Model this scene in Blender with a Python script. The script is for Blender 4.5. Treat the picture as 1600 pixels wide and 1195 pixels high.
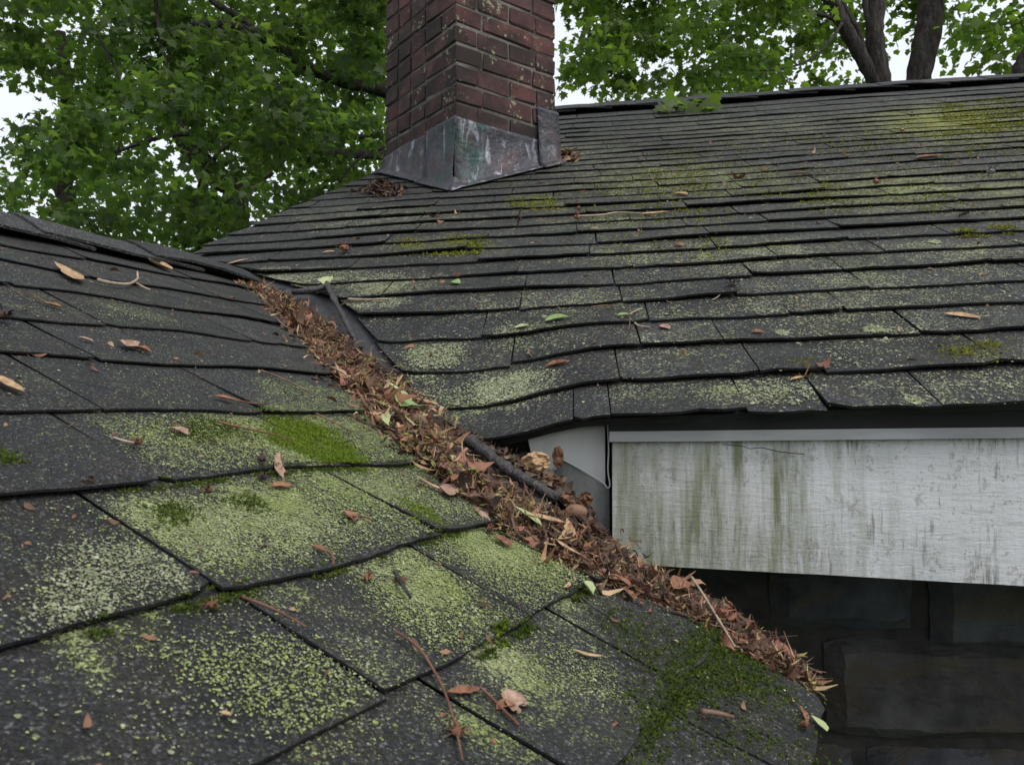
import bpy, bmesh, math, random
import numpy as np
from mathutils import Vector, Matrix, noise

for o in list(bpy.data.objects):
    bpy.data.objects.remove(o, do_unlink=True)
S = bpy.context.scene
COL = S.collection
rnd = random.Random(7)
rng = np.random.default_rng(11)

# ---------------------------------------------------------------- camera
PITCH = math.radians(2.5)
F, CX, CY = 1200.0, 800.0, 597.5
cam = bpy.data.cameras.new('camera')
cam.sensor_width = 36.0
cam.lens = 27.0
cam.clip_start = 0.02
cam.clip_end = 500
cam.dof.use_dof = True
cam.dof.focus_distance = 1.35
cam.dof.aperture_fstop = 20.0
camo = bpy.data.objects.new('camera', cam)
camo.location = (0, 0, 0)
camo.rotation_euler = (math.radians(90) + PITCH, 0, 0)
COL.objects.link(camo)
S.camera = camo

# ---------------------------------------------------------------- world, sun, exposure
SUN_EL, SUN_AZ = math.radians(52), math.radians(130)
world = bpy.data.worlds.new('World')
S.world = world
world.use_nodes = True
wn = world.node_tree
wn.nodes.clear()
sky = wn.nodes.new('ShaderNodeTexSky')
sky.sky_type = 'NISHITA'
sky.sun_disc = False
sky.sun_elevation = SUN_EL
sky.sun_rotation = SUN_AZ
sky.air_density = 1.0
sky.dust_density = 3.0
b1 = wn.nodes.new('ShaderNodeBackground')
b1.inputs['Strength'].default_value = 0.05
wn.links.new(sky.outputs[0], b1.inputs['Color'])
b2 = wn.nodes.new('ShaderNodeBackground')       # even cloud cover
b2.inputs['Color'].default_value = (0.93, 0.96, 1.0, 1)
b2.inputs['Strength'].default_value = 0.93
ad = wn.nodes.new('ShaderNodeAddShader')
wo = wn.nodes.new('ShaderNodeOutputWorld')
wn.links.new(b1.outputs[0], ad.inputs[0])
wn.links.new(b2.outputs[0], ad.inputs[1])
wn.links.new(ad.outputs[0], wo.inputs['Surface'])

sun = bpy.data.lights.new('sun', 'SUN')
sun.energy = 1.5
sun.angle = math.radians(14)
sun.color = (1.0, 0.97, 0.92)
suno = bpy.data.objects.new('sun', sun)
# behind the cloud: high, behind the camera and to its right
suno.rotation_euler = (math.radians(38), 0, math.radians(50))
COL.objects.link(suno)

S.view_settings.view_transform = 'Standard'
S.view_settings.look = 'None'
S.view_settings.gamma = 1.0
S.view_settings.use_curve_mapping = False
S.view_settings.exposure = 0.0


# ---------------------------------------------------------------- geometry maths
def ray(x, y):
    X = (x - CX) / F
    Y = -(y - CY) / F
    return np.array([X, math.cos(PITCH) - Y * math.sin(PITCH), math.sin(PITCH) + Y * math.cos(PITCH)])


def at(x, y, Y):
    """point seen in direction (x, y) at distance Y in front"""
    r = ray(x, y)
    return r * (Y / r[1])


class Plane:
    def __init__(s, n, a, D, warp):
        s.n = np.array(n) / np.linalg.norm(n)
        a = np.array(a)
        a = a - s.n * np.dot(a, s.n)
        s.a = a / np.linalg.norm(a)
        s.u = np.cross(s.n, s.a)
        s.D = D
        s.O = -D * s.n
        s.warp = warp

    def P(s, u, v, h=0.0):
        h = h + s.warp(u, v)
        return s.O + u * s.a + v * s.u + h * s.n

    def uv(s, x, y):
        r = ray(x, y)
        P = r * (-s.D / np.dot(s.n, r))
        return float(P @ s.a), float(P @ s.u)

    def Pa(s, U, V, H):
        W = np.array([s.warp(float(a), float(b)) for a, b in zip(U, V)])
        H = H + W
        return s.O + np.outer(U, s.a) + np.outer(V, s.u) + np.outer(H, s.n)


def smooth(t):
    t = max(0.0, min(1.0, t))
    return t * t * (3 - 2 * t)


def warp_main(u, v):
    # the eave sags and curls down towards the valley; gentle waves elsewhere
    d = smooth((0.03 - u) / 0.24) * smooth((1.75 - v) / 0.6)
    w = -0.042 * d
    w += 0.0032 * math.sin(u * 3.1 + v * 1.3) * math.cos(v * 2.3 - u) * min(1.0, v / 2)
    w += 0.0012 * math.sin(u * 9.7 + 1.0) * math.sin(v * 14.0)
    return w


def warp_near(u, v):
    return 0.0035 * math.sin(u * 8 + 0.6) * math.sin(v * 7 + 1) + 0.002 * math.sin(u * 19 + v * 5)


NEAR = Plane([0.34400353, -0.17175534, 0.92312603], [0.44687159, 0.89459811, -0.0000795], 0.27, warp_near)
MAIN = Plane([-0.07635043, -0.46719862, 0.88084963], [0.9949425, -0.09352778, 0.03663308], 0.585, warp_main)

# fascia plane: vertical, parallel to the eave
HD = np.array([0.9956, -0.0936, 0.0]); HD /= np.linalg.norm(HD)
HN = np.array([-0.0936, -0.9956, 0.0]); HN /= np.linalg.norm(HN)
FP = np.array([0.157, 1.247, 0.0])


def vert_hit(x, y, back=0.0):
    """(s, z, point) where the view ray meets the fascia plane moved back by `back`"""
    P0 = FP - HN * back
    r = ray(x, y)
    t = np.dot(P0, HN) / np.dot(r, HN)
    P = r * t
    return float(np.dot(P - P0, HD)), float(P[2]), P


def wallP(s, z, back=0.0):
    P = FP - HN * back + HD * s
    return np.array([P[0], P[1], z])


def interp(pts, t):
    """piecewise linear, pts sorted by first"""
    if t <= pts[0][0]:
        return pts[0][1]
    for (a, b), (c, d) in zip(pts, pts[1:]):
        if t <= c:
            return b + (d - b) * (t - a) / (c - a + 1e-9)
    return pts[-1][1]


# ---------------------------------------------------------------- object helpers
def link(o, parent=None):
    COL.objects.link(o)
    if parent:
        o.parent = parent
    return o


def mesh_obj(name, verts, faces, mats, parent=None, smoothed=False, mi=None, attrs=None):
    me = bpy.data.meshes.new(name)
    me.from_pydata([tuple(map(float, v)) for v in verts], [], [tuple(map(int, f)) for f in faces])
    if not isinstance(mats, (list, tuple)):
        mats = [mats]
    for m in mats:
        me.materials.append(m)
    if mi is not None:
        me.polygons.foreach_set('material_index', mi)
    if smoothed:
        me.polygons.foreach_set('use_smooth', [True] * len(me.polygons))
    if attrs:
        for k, vals in attrs.items():
            at_ = me.attributes.new(k, 'FLOAT', 'POINT')
            at_.data.foreach_set('value', [float(x) for x in vals])
    me.update()
    return link(bpy.data.objects.new(name, me), parent)


def fast_tris(name, V, T, mats, parent=None, mi=None, smoothed=False):
    me = bpy.data.meshes.new(name)
    V = np.asarray(V, dtype=np.float32); T = np.asarray(T, dtype=np.int32)
    me.vertices.add(len(V)); me.vertices.foreach_set('co', V.ravel())
    me.loops.add(T.size); me.loops.foreach_set('vertex_index', T.ravel())
    me.polygons.add(len(T))
    me.polygons.foreach_set('loop_start', np.arange(0, T.size, 3, dtype=np.int32))
    me.polygons.foreach_set('loop_total', np.full(len(T), 3, dtype=np.int32))
    if not isinstance(mats, (list, tuple)):
        mats = [mats]
    for m in mats:
        me.materials.append(m)
    if mi is not None:
        me.polygons.foreach_set('material_index', np.asarray(mi, dtype=np.int32))
    if smoothed:
        me.polygons.foreach_set('use_smooth', np.ones(len(T), dtype=bool))
    me.update(); me.validate()
    return link(bpy.data.objects.new(name, me), parent)


def tag(o, label=None, cat=None, group=None, kind=None):
    if label: o['label'] = label
    if cat: o['category'] = cat
    if group: o['group'] = group
    if kind: o['kind'] = kind
    return o


def tube(pts, radii, seg=7):
    """tube along points -> verts, faces"""
    V, Fc = [], []
    pts = [Vector(p) for p in pts]
    n = len(pts)
    prev = None
    for i, p in enumerate(pts):
        d = (pts[min(i + 1, n - 1)] - pts[max(i - 1, 0)])
        d = d.normalized() if d.length > 1e-9 else Vector((0, 0, 1))
        if prev is None:
            x = d.orthogonal().normalized()
        else:
            x = (prev - d * prev.dot(d)).normalized()
        prev = x
        y = d.cross(x)
        r = radii[i] if hasattr(radii, '__len__') else radii
        for k in range(seg):
            a = 2 * math.pi * k / seg
            V.append(p + x * (r * math.cos(a)) + y * (r * math.sin(a)))
    for i in range(n - 1):
        for k in range(seg):
            a = i * seg + k; b = i * seg + (k + 1) % seg
            Fc.append((a, b, b + seg, a + seg))
    Fc.append(tuple(range(seg - 1, -1, -1)))
    Fc.append(tuple((n - 1) * seg + k for k in range(seg)))
    return V, Fc


def roughen(V, amp, sc):
    out = []
    for v in V:
        v = Vector(v)
        out.append(v + noise.noise_vector(v * sc) * amp + noise.noise_vector(v * sc * 3.1) * amp * 0.5)
    return out


def catmull(pts, sub=5):
    pts = [np.array(p, float) for p in pts]
    out = []
    for i in range(len(pts) - 1):
        p0 = pts[max(i - 1, 0)]; p1 = pts[i]; p2 = pts[i + 1]; p3 = pts[min(i + 2, len(pts) - 1)]
        for k in range(sub):
            t = k / sub
            out.append(0.5 * ((2 * p1) + (-p0 + p2) * t + (2 * p0 - 5 * p1 + 4 * p2 - p3) * t * t + (-p0 + 3 * p1 - 3 * p2 + p3) * t ** 3))
    out.append(pts[-1])
    return out


def merge(parts):
    V, Fc = [], []
    for v, f in parts:
        o = len(V)
        V += list(v)
        Fc += [tuple(i + o for i in q) for q in f]
    return V, Fc


# ---------------------------------------------------------------- materials
class NT:
    def __init__(s, name):
        s.m = bpy.data.materials.new(name); s.m.use_nodes = True
        s.t = s.m.node_tree; s.t.nodes.clear()
        s.out = s.t.nodes.new('ShaderNodeOutputMaterial')
        s.b = s.t.nodes.new('ShaderNodeBsdfPrincipled')
        s.t.links.new(s.b.outputs[0], s.out.inputs['Surface'])
        s.b.inputs['Specular IOR Level'].default_value = 0.3

    def n(s, typ, **kw):
        nd = s.t.nodes.new('ShaderNode' + typ)
        for k, v in kw.items():
            setattr(nd, k, v)
        return nd

    def l(s, a, b):
        s.t.links.new(a, b)

    def pos(s, scale=(1, 1, 1), rot=(0, 0, 0)):
        g = s.n('NewGeometry'); mp = s.n('Mapping')
        s.l(g.outputs['Position'], mp.inputs['Vector'])
        mp.inputs['Scale'].default_value = scale
        mp.inputs['Rotation'].default_value = rot
        return mp.outputs[0]

    def noise(s, vec, scale, detail=4, rough=0.55, dist=0.0):
        nd = s.n('TexNoise')
        nd.inputs['Scale'].default_value = scale; nd.inputs['Detail'].default_value = detail
        nd.inputs['Roughness'].default_value = rough; nd.inputs['Distortion'].default_value = dist
        if vec is not None: s.l(vec, nd.inputs['Vector'])
        return nd.outputs['Fac']

    def voro(s, vec, scale, feature='F1', rand=1.0):
        nd = s.n('TexVoronoi', feature=feature)
        nd.inputs['Scale'].default_value = scale
        nd.inputs['Randomness'].default_value = rand
        if vec is not None: s.l(vec, nd.inputs['Vector'])
        return nd

    def ramp(s, fac, stops):
        r = s.n('ValToRGB')
        el = r.color_ramp.elements
        while len(el) < len(stops): el.new(0.5)
        for e, (p, c) in zip(el, stops):
            e.position = p
            e.color = (c, c, c, 1) if isinstance(c, (int, float)) else (*c, 1)
        s.l(fac, r.inputs[0])
        return r.outputs[0]

    def mix(s, fac, a, b, blend='MIX'):
        m = s.n('MixRGB', blend_type=blend)
        for sock, v in ((m.inputs[0], fac), (m.inputs[1], a), (m.inputs[2], b)):
            if isinstance(v, (int, float)):
                sock.default_value = v if sock.type == 'VALUE' else (v, v, v, 1)
            elif isinstance(v, tuple): sock.default_value = (*v, 1)
            else: s.l(v, sock)
        return m.outputs[0]

    def math(s, op, a, b=0.0, c=None):
        m = s.n('Math', operation=op)
        for i, v in enumerate((a, b, c)):
            if v is None: continue
            if isinstance(v, (int, float)): m.inputs[i].default_value = v
            else: s.l(v, m.inputs[i])
        return m.outputs[0]

    def attr(s, name):
        a = s.n('Attribute', attribute_name=name)
        return a.outputs['Fac']

    def bump(s, h, strength=0.5, dist=0.001, prev=None):
        b = s.n('Bump')
        b.inputs['Strength'].default_value = strength; b.inputs['Distance'].default_value = dist
        s.l(h, b.inputs['Height'])
        if prev is not None: s.l(prev, b.inputs['Normal'])
        return b.outputs[0]

    def col(s, c):
        if isinstance(c, tuple): s.b.inputs['Base Color'].default_value = (*c, 1)
        else: s.l(c, s.b.inputs['Base Color'])

    def rough(s, v):
        if isinstance(v, (int, float)): s.b.inputs['Roughness'].default_value = v
        else: s.l(v, s.b.inputs['Roughness'])

    def nrm(s, v):
        s.l(v, s.b.inputs['Normal'])


def island_random(t):
    g = t.n('NewGeometry'); oi = t.n('ObjectInfo')
    a = t.math('ADD', g.outputs['Random Per Island'], oi.outputs['Random'])
    return t.math('FRACT', a)


def mat_shingle(name, grain, dark=(0.009, 0.009, 0.010), light=(0.032, 0.032, 0.034), moss_scale=1.0):
    t = NT(name)
    p = t.pos()
    r = island_random(t)
    base = t.mix(t.noise(p, 7, 5), dark, light)
    tone = t.ramp(r, [(0.0, 0.72), (0.5, 1.0), (1.0, 1.35)])
    base = t.mix(1.0, base, tone, 'MULTIPLY')
    # warm worn patches where granules are gone
    worn = t.ramp(t.noise(p, 13, 6, 0.65), [(0.5, 0.0), (0.68, 0.6)])
    base = t.mix(worn, base, (0.034, 0.029, 0.023))
    # granules: fine cells of differing brightness
    vo = t.voro(p, grain)
    sep = t.n('SeparateColor'); t.l(vo.outputs['Color'], sep.inputs[0])
    gr = t.ramp(sep.outputs[0], [(0.0, 0.32), (0.5, 0.82), (0.82, 1.3), (0.93, 2.4), (1.0, 6.0)])
    base = t.mix(1.0, base, gr, 'MULTIPLY')
    # lichen crust: fine islands whose density follows the colony, broken up at every scale
    film = t.attr('film')
    p2 = t.pos((1, 1, 1))
    n0 = t.noise(p2, 17 * moss_scale, 4, 0.6)
    n1 = t.noise(p2, 70 * moss_scale, 4, 0.65)
    n2 = t.noise(p2, grain * 0.62, 3, 0.65, 0.6)
    s = t.math('MULTIPLY_ADD', t.math('SUBTRACT', n0, 0.5), 0.9, film)
    s = t.math('MULTIPLY_ADD', t.math('SUBTRACT', n1, 0.5), 0.9, s)
    s = t.math('MULTIPLY_ADD', t.math('SUBTRACT', n2, 0.5), 2.3 if moss_scale == 1.0 else 3.1, s)
    m = t.ramp(s, [(0.68, 0.0), (0.79, 0.95)])
    veil = t.ramp(s, [(0.35, 0.0), (0.95, 0.35)])
    hue = t.mix(t.ramp(t.noise(p, 6, 4), [(0.40, 0.0), (0.60, 1.0)]), *(((0.21, 0.26, 0.08), (0.28, 0.305, 0.16)) if moss_scale == 1.0 else ((0.225, 0.25, 0.115), (0.31, 0.325, 0.20))))
    hue = t.mix(t.attr('yellow'), hue, (0.20, 0.21, 0.03))
    hue = t.mix(1.0, hue, t.ramp(t.noise(p, grain * 0.9, 2, 0.6), [(0.30, 0.35), (0.5, 0.9), (0.70, 1.9)]), 'MULTIPLY')
    base = t.mix(veil, base, (0.042, 0.056, 0.016))
    base = t.mix(m, base, hue)
    t.col(base)
    t.rough(t.ramp(t.noise(p, 20, 3), [(0.3, 0.62), (0.7, 0.9)]))
    h = t.math('ADD', t.math('MULTIPLY', vo.outputs['Distance'], -1.0), t.math('MULTIPLY', t.math('MULTIPLY', m, n2), 1.6))
    nb = t.bump(h, 0.8, 0.0014)
    nb = t.bump(t.noise(p, 45, 5), 0.35, 0.004, nb)
    t.nrm(nb)
    t.b.inputs['Specular IOR Level'].default_value = 0.35
    return t.m


def mat_simple(name, c1, c2, scale=30, rough=0.8, bump=0.3, bdist=0.002, trans=0.0, islands=None, stretch=(1, 1, 1), spec=0.25):
    t = NT(name)
    p = t.pos(stretch)
    c = t.mix(t.ramp(t.noise(p, scale, 5), [(0.3, 0.0), (0.7, 1.0)]), c1, c2)
    if islands:
        r = island_random(t)
        stops = [(i / max(1, len(islands) - 1), k) for i, k in enumerate(islands)]
        c = t.mix(1.0, t.ramp(r, stops), t.ramp(t.noise(p, scale, 4), [(0.25, 0.6), (0.75, 1.3)]), 'MULTIPLY')
    t.col(c); t.rough(rough)
    t.b.inputs['Specular IOR Level'].default_value = spec
    if bump: t.nrm(t.bump(t.noise(p, scale * 2.5, 5), bump, bdist))
    if trans:
        tr = t.n('BsdfTranslucent'); t.l(c, tr.inputs['Color'])
        ms = t.n('MixShader'); ms.inputs[0].default_value = trans
        t.l(t.b.outputs[0], ms.inputs[1]); t.l(tr.outputs[0], ms.inputs[2])
        t.l(ms.outputs[0], t.out.inputs['Surface'])
    return t.m


M = {}
M['shingle_near'] = mat_shingle('near_shingle', 600)
M['shingle_main'] = mat_shingle('main_shingle', 330, moss_scale=0.8)
M['edge'] = mat_simple('asphalt_edge', (0.006, 0.006, 0.007), (0.028, 0.028, 0.028), 260, 0.9, 0.3, 0.001)
M['felt'] = mat_simple('roofing_felt', (0.012, 0.012, 0.014), (0.03, 0.03, 0.032), 40, 0.5, 0.6, 0.004, stretch=(1, 1, 3), spec=0.5)
M['cap'] = mat_shingle('cap_shingle', 400, (0.018, 0.018, 0.02), (0.045, 0.046, 0.048))
M['lichen'] = mat_simple('lichen', (0, 0, 0), (0, 0, 0), 90, 0.9, 0.5, 0.0008,
                         islands=[(0.12, 0.16, 0.045), (0.28, 0.33, 0.12), (0.19, 0.24, 0.065), (0.40, 0.43, 0.24), (0.07, 0.10, 0.025), (0.25, 0.31, 0.085), (0.34, 0.37, 0.18)])
M['lichen_pale'] = mat_simple('pale_lichen', (0, 0, 0), (0, 0, 0), 90, 0.9, 0.5, 0.0008,
                              islands=[(0.18, 0.20, 0.11), (0.26, 0.28, 0.16), (0.13, 0.155, 0.075), (0.38, 0.39, 0.28), (0.21, 0.235, 0.12)])
M['moss'] = mat_simple('moss', (0, 0, 0), (0, 0, 0), 120, 0.95, 0.0, trans=0.25,
                       islands=[(0.06, 0.10, 0.01), (0.14, 0.21, 0.015), (0.10, 0.15, 0.012), (0.21, 0.29, 0.03)])
M['moss_dark'] = mat_simple('dark_moss', (0, 0, 0), (0, 0, 0), 120, 0.95, 0.0, trans=0.2,
                            islands=[(0.03, 0.05, 0.008), (0.07, 0.11, 0.012), (0.045, 0.07, 0.01), (0.11, 0.15, 0.02)])
M['moss_yellow'] = mat_simple('yellow_moss', (0, 0, 0), (0, 0, 0), 120, 0.95, 0.0, trans=0.2,
                              islands=[(0.13, 0.13, 0.012), (0.24, 0.24, 0.02), (0.17, 0.19, 0.02), (0.09, 0.10, 0.01)])


def mat_brick():
    t = NT('brick')
    p = t.pos()
    r = island_random(t)
    c = t.ramp(r, [(0.0, (0.075, 0.036, 0.034)), (0.3, (0.125, 0.052, 0.047)), (0.55, (0.085, 0.045, 0.044)), (0.8, (0.14, 0.062, 0.055)), (1.0, (0.062, 0.040, 0.040))])
    c = t.mix(1.0, c, t.ramp(t.noise(p, 14, 6, 0.65), [(0.25, 0.55), (0.75, 1.45)]), 'MULTIPLY')
    pz = t.n('NewGeometry'); sz = t.n('SeparateXYZ'); t.l(pz.outputs['Position'], sz.inputs[0])
    # grime gathers above the flashing
    low = t.ramp(t.math('MULTIPLY_ADD', sz.outputs['Z'], -1.7, 3.1), [(0.0, 0.0), (1.0, 1.0)])
    soot = t.ramp(t.math('ADD', t.noise(p, 3.6, 5, 0.65), t.math('MULTIPLY', low, 0.13)), [(0.45, 0.0), (0.64, 0.9)])
    c = t.mix(soot, c, (0.024, 0.019, 0.018))
    c = t.mix(t.ramp(t.noise(p, 160, 3, 0.7), [(0.66, 0.0), (0.74, 0.5)]), c, (0.30, 0.22, 0.2))
    li = t.ramp(t.math('MULTIPLY', t.noise(p, 7, 4, 0.6), t.noise(p, 60, 4, 0.6)), [(0.335, 0.0), (0.355, 0.8)])
    c = t.mix(li, c, (0.28, 0.285, 0.18))
    t.col(c); t.rough(0.88)
    t.nrm(t.bump(t.noise(p, 95, 6, 0.7), 0.7, 0.003))
    return t.m


def mat_mortar():
    t = NT('mortar')
    p = t.pos()
    c = t.mix(t.noise(p, 30, 5), (0.07, 0.065, 0.058), (0.24, 0.225, 0.195))
    soot = t.ramp(t.noise(p, 3.2, 5, 0.6), [(0.42, 0.0), (0.6, 0.9)])
    c = t.mix(soot, c, (0.03, 0.027, 0.024))
    t.col(c); t.rough(0.95)
    t.nrm(t.bump(t.noise(p, 150, 5), 0.8, 0.003))
    return t.m


def mat_lead():
    t = NT('flashing_metal')
    p = t.pos()
    c = t.mix(t.noise(p, 6, 5, 0.6), (0.028, 0.029, 0.035), (0.085, 0.085, 0.10))
    c = t.mix(t.ramp(t.noise(p, 11, 4, 0.6), [(0.48, 0.0), (0.66, 0.6)]), c, (0.10, 0.06, 0.055))
    c = t.mix(t.ramp(t.noise(t.pos((1, 1, 0.35)), 16, 5, 0.6, 1.2), [(0.57, 0.0), (0.66, 0.75)]), c, (0.33, 0.34, 0.39))
    c = t.mix(t.ramp(t.noise(p, 45, 5, 0.7), [(0.62, 0.0), (0.72, 0.6)]), c, (0.02, 0.02, 0.022))
    c = t.mix(t.ramp(t.noise(p, 4.2, 4, 0.6), [(0.54, 0.0), (0.66, 0.6)]), c, (0.025, 0.075, 0.06))
    t.col(c); t.rough(t.ramp(t.noise(p, 20, 4), [(0.3, 0.32), (0.7, 0.62)]))
    t.b.inputs['Metallic'].default_value = 0.35
    t.nrm(t.bump(t.noise(p, 11, 5, 0.6), 0.8, 0.03))
    return t.m


def mat_paint():
    """dirty white painted board: vertical streaks of algae, horizontal grain"""
    t = NT('weathered_white_paint')
    base = t.mix(t.noise(t.pos((1, 1, 1)), 5, 4), (0.50, 0.50, 0.515), (0.69, 0.69, 0.715))
    vs = t.pos((1.0, 1.0, 0.09))
    st = t.noise(vs, 55, 5, 0.65)
    st2 = t.noise(vs, 150, 4, 0.7)
    broad = t.noise(t.pos((1, 1, 0.35)), 5.5, 4, 0.6)
    pos = t.n('NewGeometry'); sx = t.n('SeparateXYZ'); t.l(pos.outputs['Position'], sx.inputs[0])
    # algae gathers at the board's left end, thinning to the right
    left = t.ramp(t.math('MULTIPLY_ADD', sx.outputs['X'], -1.5, 1.15), [(0.0, 0.0), (1.0, 1.0)])
    k = t.math('MULTIPLY', t.ramp(st, [(0.38, 0.0), (0.72, 1.0)]), t.ramp(broad, [(0.33, 0.0), (0.68, 1.0)]))
    k = t.math('MULTIPLY', k, t.math('MULTIPLY_ADD', left, 1.7, 0.18))
    c = t.mix(t.ramp(k, [(0.0, 0.0), (0.55, 0.92)]), base, (0.13, 0.15, 0.055))
    c = t.mix(t.ramp(t.math('MULTIPLY', t.noise(t.pos((1, 1, 0.6)), 7, 5, 0.65), left), [(0.20, 0.0), (0.55, 0.68)]), c, (0.21, 0.22, 0.14))
    c = t.mix(t.ramp(t.noise(t.pos((0.12, 0.12, 1.0)), 130, 4, 0.7, 0.5), [(0.58, 0.0), (0.70, 0.3)]), c, (0.15, 0.15, 0.13))
    pk = t.math('MULTIPLY', t.noise(t.pos((1, 1, 0.7)), 24, 5, 0.7), t.noise(t.pos(), 110, 3, 0.7))
    c = t.mix(t.ramp(pk, [(0.318, 0.0), (0.335, 0.42)]), c, (0.17, 0.165, 0.14))
    c = t.mix(t.ramp(t.math('MULTIPLY', st2, t.noise(t.pos((1, 1, 0.5)), 14, 4, 0.6)), [(0.29, 0.0), (0.38, 0.7)]), c, (0.13, 0.13, 0.11))
    c = t.mix(t.ramp(t.noise(t.pos(), 260, 3, 0.7), [(0.6, 0.0), (0.72, 0.55)]), c, (0.12, 0.12, 0.10))
    t.col(c); t.rough(0.62)
    g = t.noise(t.pos((0.16, 0.16, 1.0)), 105, 5, 0.7, 0.6)
    b = t.bump(g, 0.45, 0.004)
    b = t.bump(t.noise(vs, 120, 3), 0.3, 0.002, b)
    b = t.bump(t.noise(t.pos((0.6, 0.6, 1)), 170, 5, 0.7), 0.45, 0.002, b)
    t.nrm(b)
    return t.m


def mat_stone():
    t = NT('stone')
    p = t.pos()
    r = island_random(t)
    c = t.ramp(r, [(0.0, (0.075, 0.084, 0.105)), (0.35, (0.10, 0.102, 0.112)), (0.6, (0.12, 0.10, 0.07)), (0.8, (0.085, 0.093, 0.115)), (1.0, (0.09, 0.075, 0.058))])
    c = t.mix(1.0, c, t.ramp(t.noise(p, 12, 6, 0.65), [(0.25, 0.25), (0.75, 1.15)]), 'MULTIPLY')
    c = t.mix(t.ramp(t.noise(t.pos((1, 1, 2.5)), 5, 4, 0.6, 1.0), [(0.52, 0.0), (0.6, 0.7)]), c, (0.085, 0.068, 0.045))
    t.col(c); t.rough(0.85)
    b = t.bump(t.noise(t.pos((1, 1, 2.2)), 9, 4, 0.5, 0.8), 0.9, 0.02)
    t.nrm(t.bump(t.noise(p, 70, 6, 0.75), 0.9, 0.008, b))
    return t.m


M['brick'] = mat_brick()
M['mortar'] = mat_mortar()
M['lead'] = mat_lead()
M['paint'] = mat_paint()
M['stone'] = mat_stone()
M['panel'] = mat_simple('grey_white_panel', (0.55, 0.55, 0.54), (0.66, 0.66, 0.65), 6, 0.5, 0.1)
M['trim'] = mat_simple('sooty_trim', (0.14, 0.14, 0.14), (0.46, 0.46, 0.47), 9, 0.6, 0.3, stretch=(0.3, 0.3, 1))
M['shade_and_stain'] = mat_simple('shade_and_stain_board', (0.008, 0.008, 0.008), (0.03, 0.03, 0.029), 9, 0.8, 0.3, stretch=(0.3, 0.3, 1))  # near-black colour carries the shingle overhang's shade as well as mildew staining
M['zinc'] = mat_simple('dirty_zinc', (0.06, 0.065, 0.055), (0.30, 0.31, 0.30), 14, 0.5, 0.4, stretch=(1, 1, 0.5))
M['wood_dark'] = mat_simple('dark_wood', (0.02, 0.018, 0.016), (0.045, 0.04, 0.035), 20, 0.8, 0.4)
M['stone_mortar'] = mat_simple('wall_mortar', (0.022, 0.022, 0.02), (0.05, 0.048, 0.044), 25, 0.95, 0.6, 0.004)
M['bark'] = mat_simple('bark', (0.014, 0.012, 0.011), (0.085, 0.072, 0.064), 22, 0.9, 1.0, 0.04, stretch=(1, 1, 0.25))
M['bark_dark'] = mat_simple('dark_twig_bark', (0.008, 0.007, 0.007), (0.07, 0.062, 0.062), 95, 0.38, 1.0, 0.004, spec=0.5)
M['twig'] = mat_simple('twig', (0.10, 0.06, 0.045), (0.22, 0.14, 0.10), 60, 0.7, 0.4)
M['twig_pale'] = mat_simple('pale_twig', (0.26, 0.20, 0.15), (0.42, 0.34, 0.26), 60, 0.7, 0.4)
M['stem'] = mat_simple('brown_stem', (0.10, 0.045, 0.03), (0.20, 0.10, 0.065), 60, 0.6, 0.3)
M['soil'] = mat_simple('leaf_mould', (0.018, 0.012, 0.009), (0.06, 0.035, 0.022), 60, 0.95, 0.9, 0.006)
BR = [(0.28, 0.13, 0.06), (0.17, 0.07, 0.04), (0.40, 0.23, 0.12), (0.09, 0.04, 0.025), (0.52, 0.35, 0.20), (0.26, 0.10, 0.06), (0.10, 0.05, 0.03), (0.34, 0.17, 0.10), (0.05, 0.028, 0.02), (0.07, 0.035, 0.025), (0.15, 0.09, 0.05), (0.06, 0.04, 0.03)]
M['litter'] = mat_simple('leaf_litter', (0, 0, 0), (0, 0, 0), 70, 0.75, 0.4, islands=BR, trans=0.12, spec=0.45)
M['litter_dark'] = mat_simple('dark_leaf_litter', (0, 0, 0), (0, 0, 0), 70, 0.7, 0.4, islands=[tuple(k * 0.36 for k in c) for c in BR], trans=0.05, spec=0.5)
M['litter_green'] = mat_simple('yellow_green_litter', (0, 0, 0), (0, 0, 0), 70, 0.75, 0.3,
                               islands=[(0.30, 0.28, 0.08), (0.20, 0.20, 0.06), (0.42, 0.34, 0.12), (0.13, 0.12, 0.04)], trans=0.15)
M['litter_pale'] = mat_simple('pale_litter', (0, 0, 0), (0, 0, 0), 70, 0.7, 0.3, islands=[(0.55, 0.38, 0.22), (0.42, 0.30, 0.16), (0.50, 0.30, 0.20), (0.36, 0.32, 0.14)], trans=0.12)
M['litter_red'] = mat_simple('red_litter', (0, 0, 0), (0, 0, 0), 70, 0.7, 0.3, islands=[(0.28, 0.10, 0.07), (0.36, 0.17, 0.12), (0.20, 0.075, 0.05)], trans=0.1)
M['tan'] = mat_simple('tan_dry_leaf', (0.30, 0.18, 0.09), (0.60, 0.42, 0.25), 120, 0.7, 0.3, trans=0.15)
M['rust'] = mat_simple('rust_dry_leaf', (0.13, 0.06, 0.038), (0.38, 0.19, 0.11), 120, 0.7, 0.3, trans=0.15)
M['pink'] = mat_simple('pinkish_dry_leaf', (0.24, 0.14, 0.10), (0.52, 0.36, 0.27), 120, 0.7, 0.3, trans=0.15)
M['brown'] = mat_simple('brown_leaf', (0.085, 0.04, 0.025), (0.19, 0.095, 0.055), 45, 0.8, 0.4, trans=0.08)
M['darkbrown'] = mat_simple('dark_withered_leaf', (0.03, 0.017, 0.015), (0.08, 0.05, 0.045), 60, 0.8, 0.4)
M['greyleaf'] = mat_simple('grey_leaf', (0.13, 0.11, 0.105), (0.30, 0.26, 0.25), 60, 0.8, 0.4)
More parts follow.
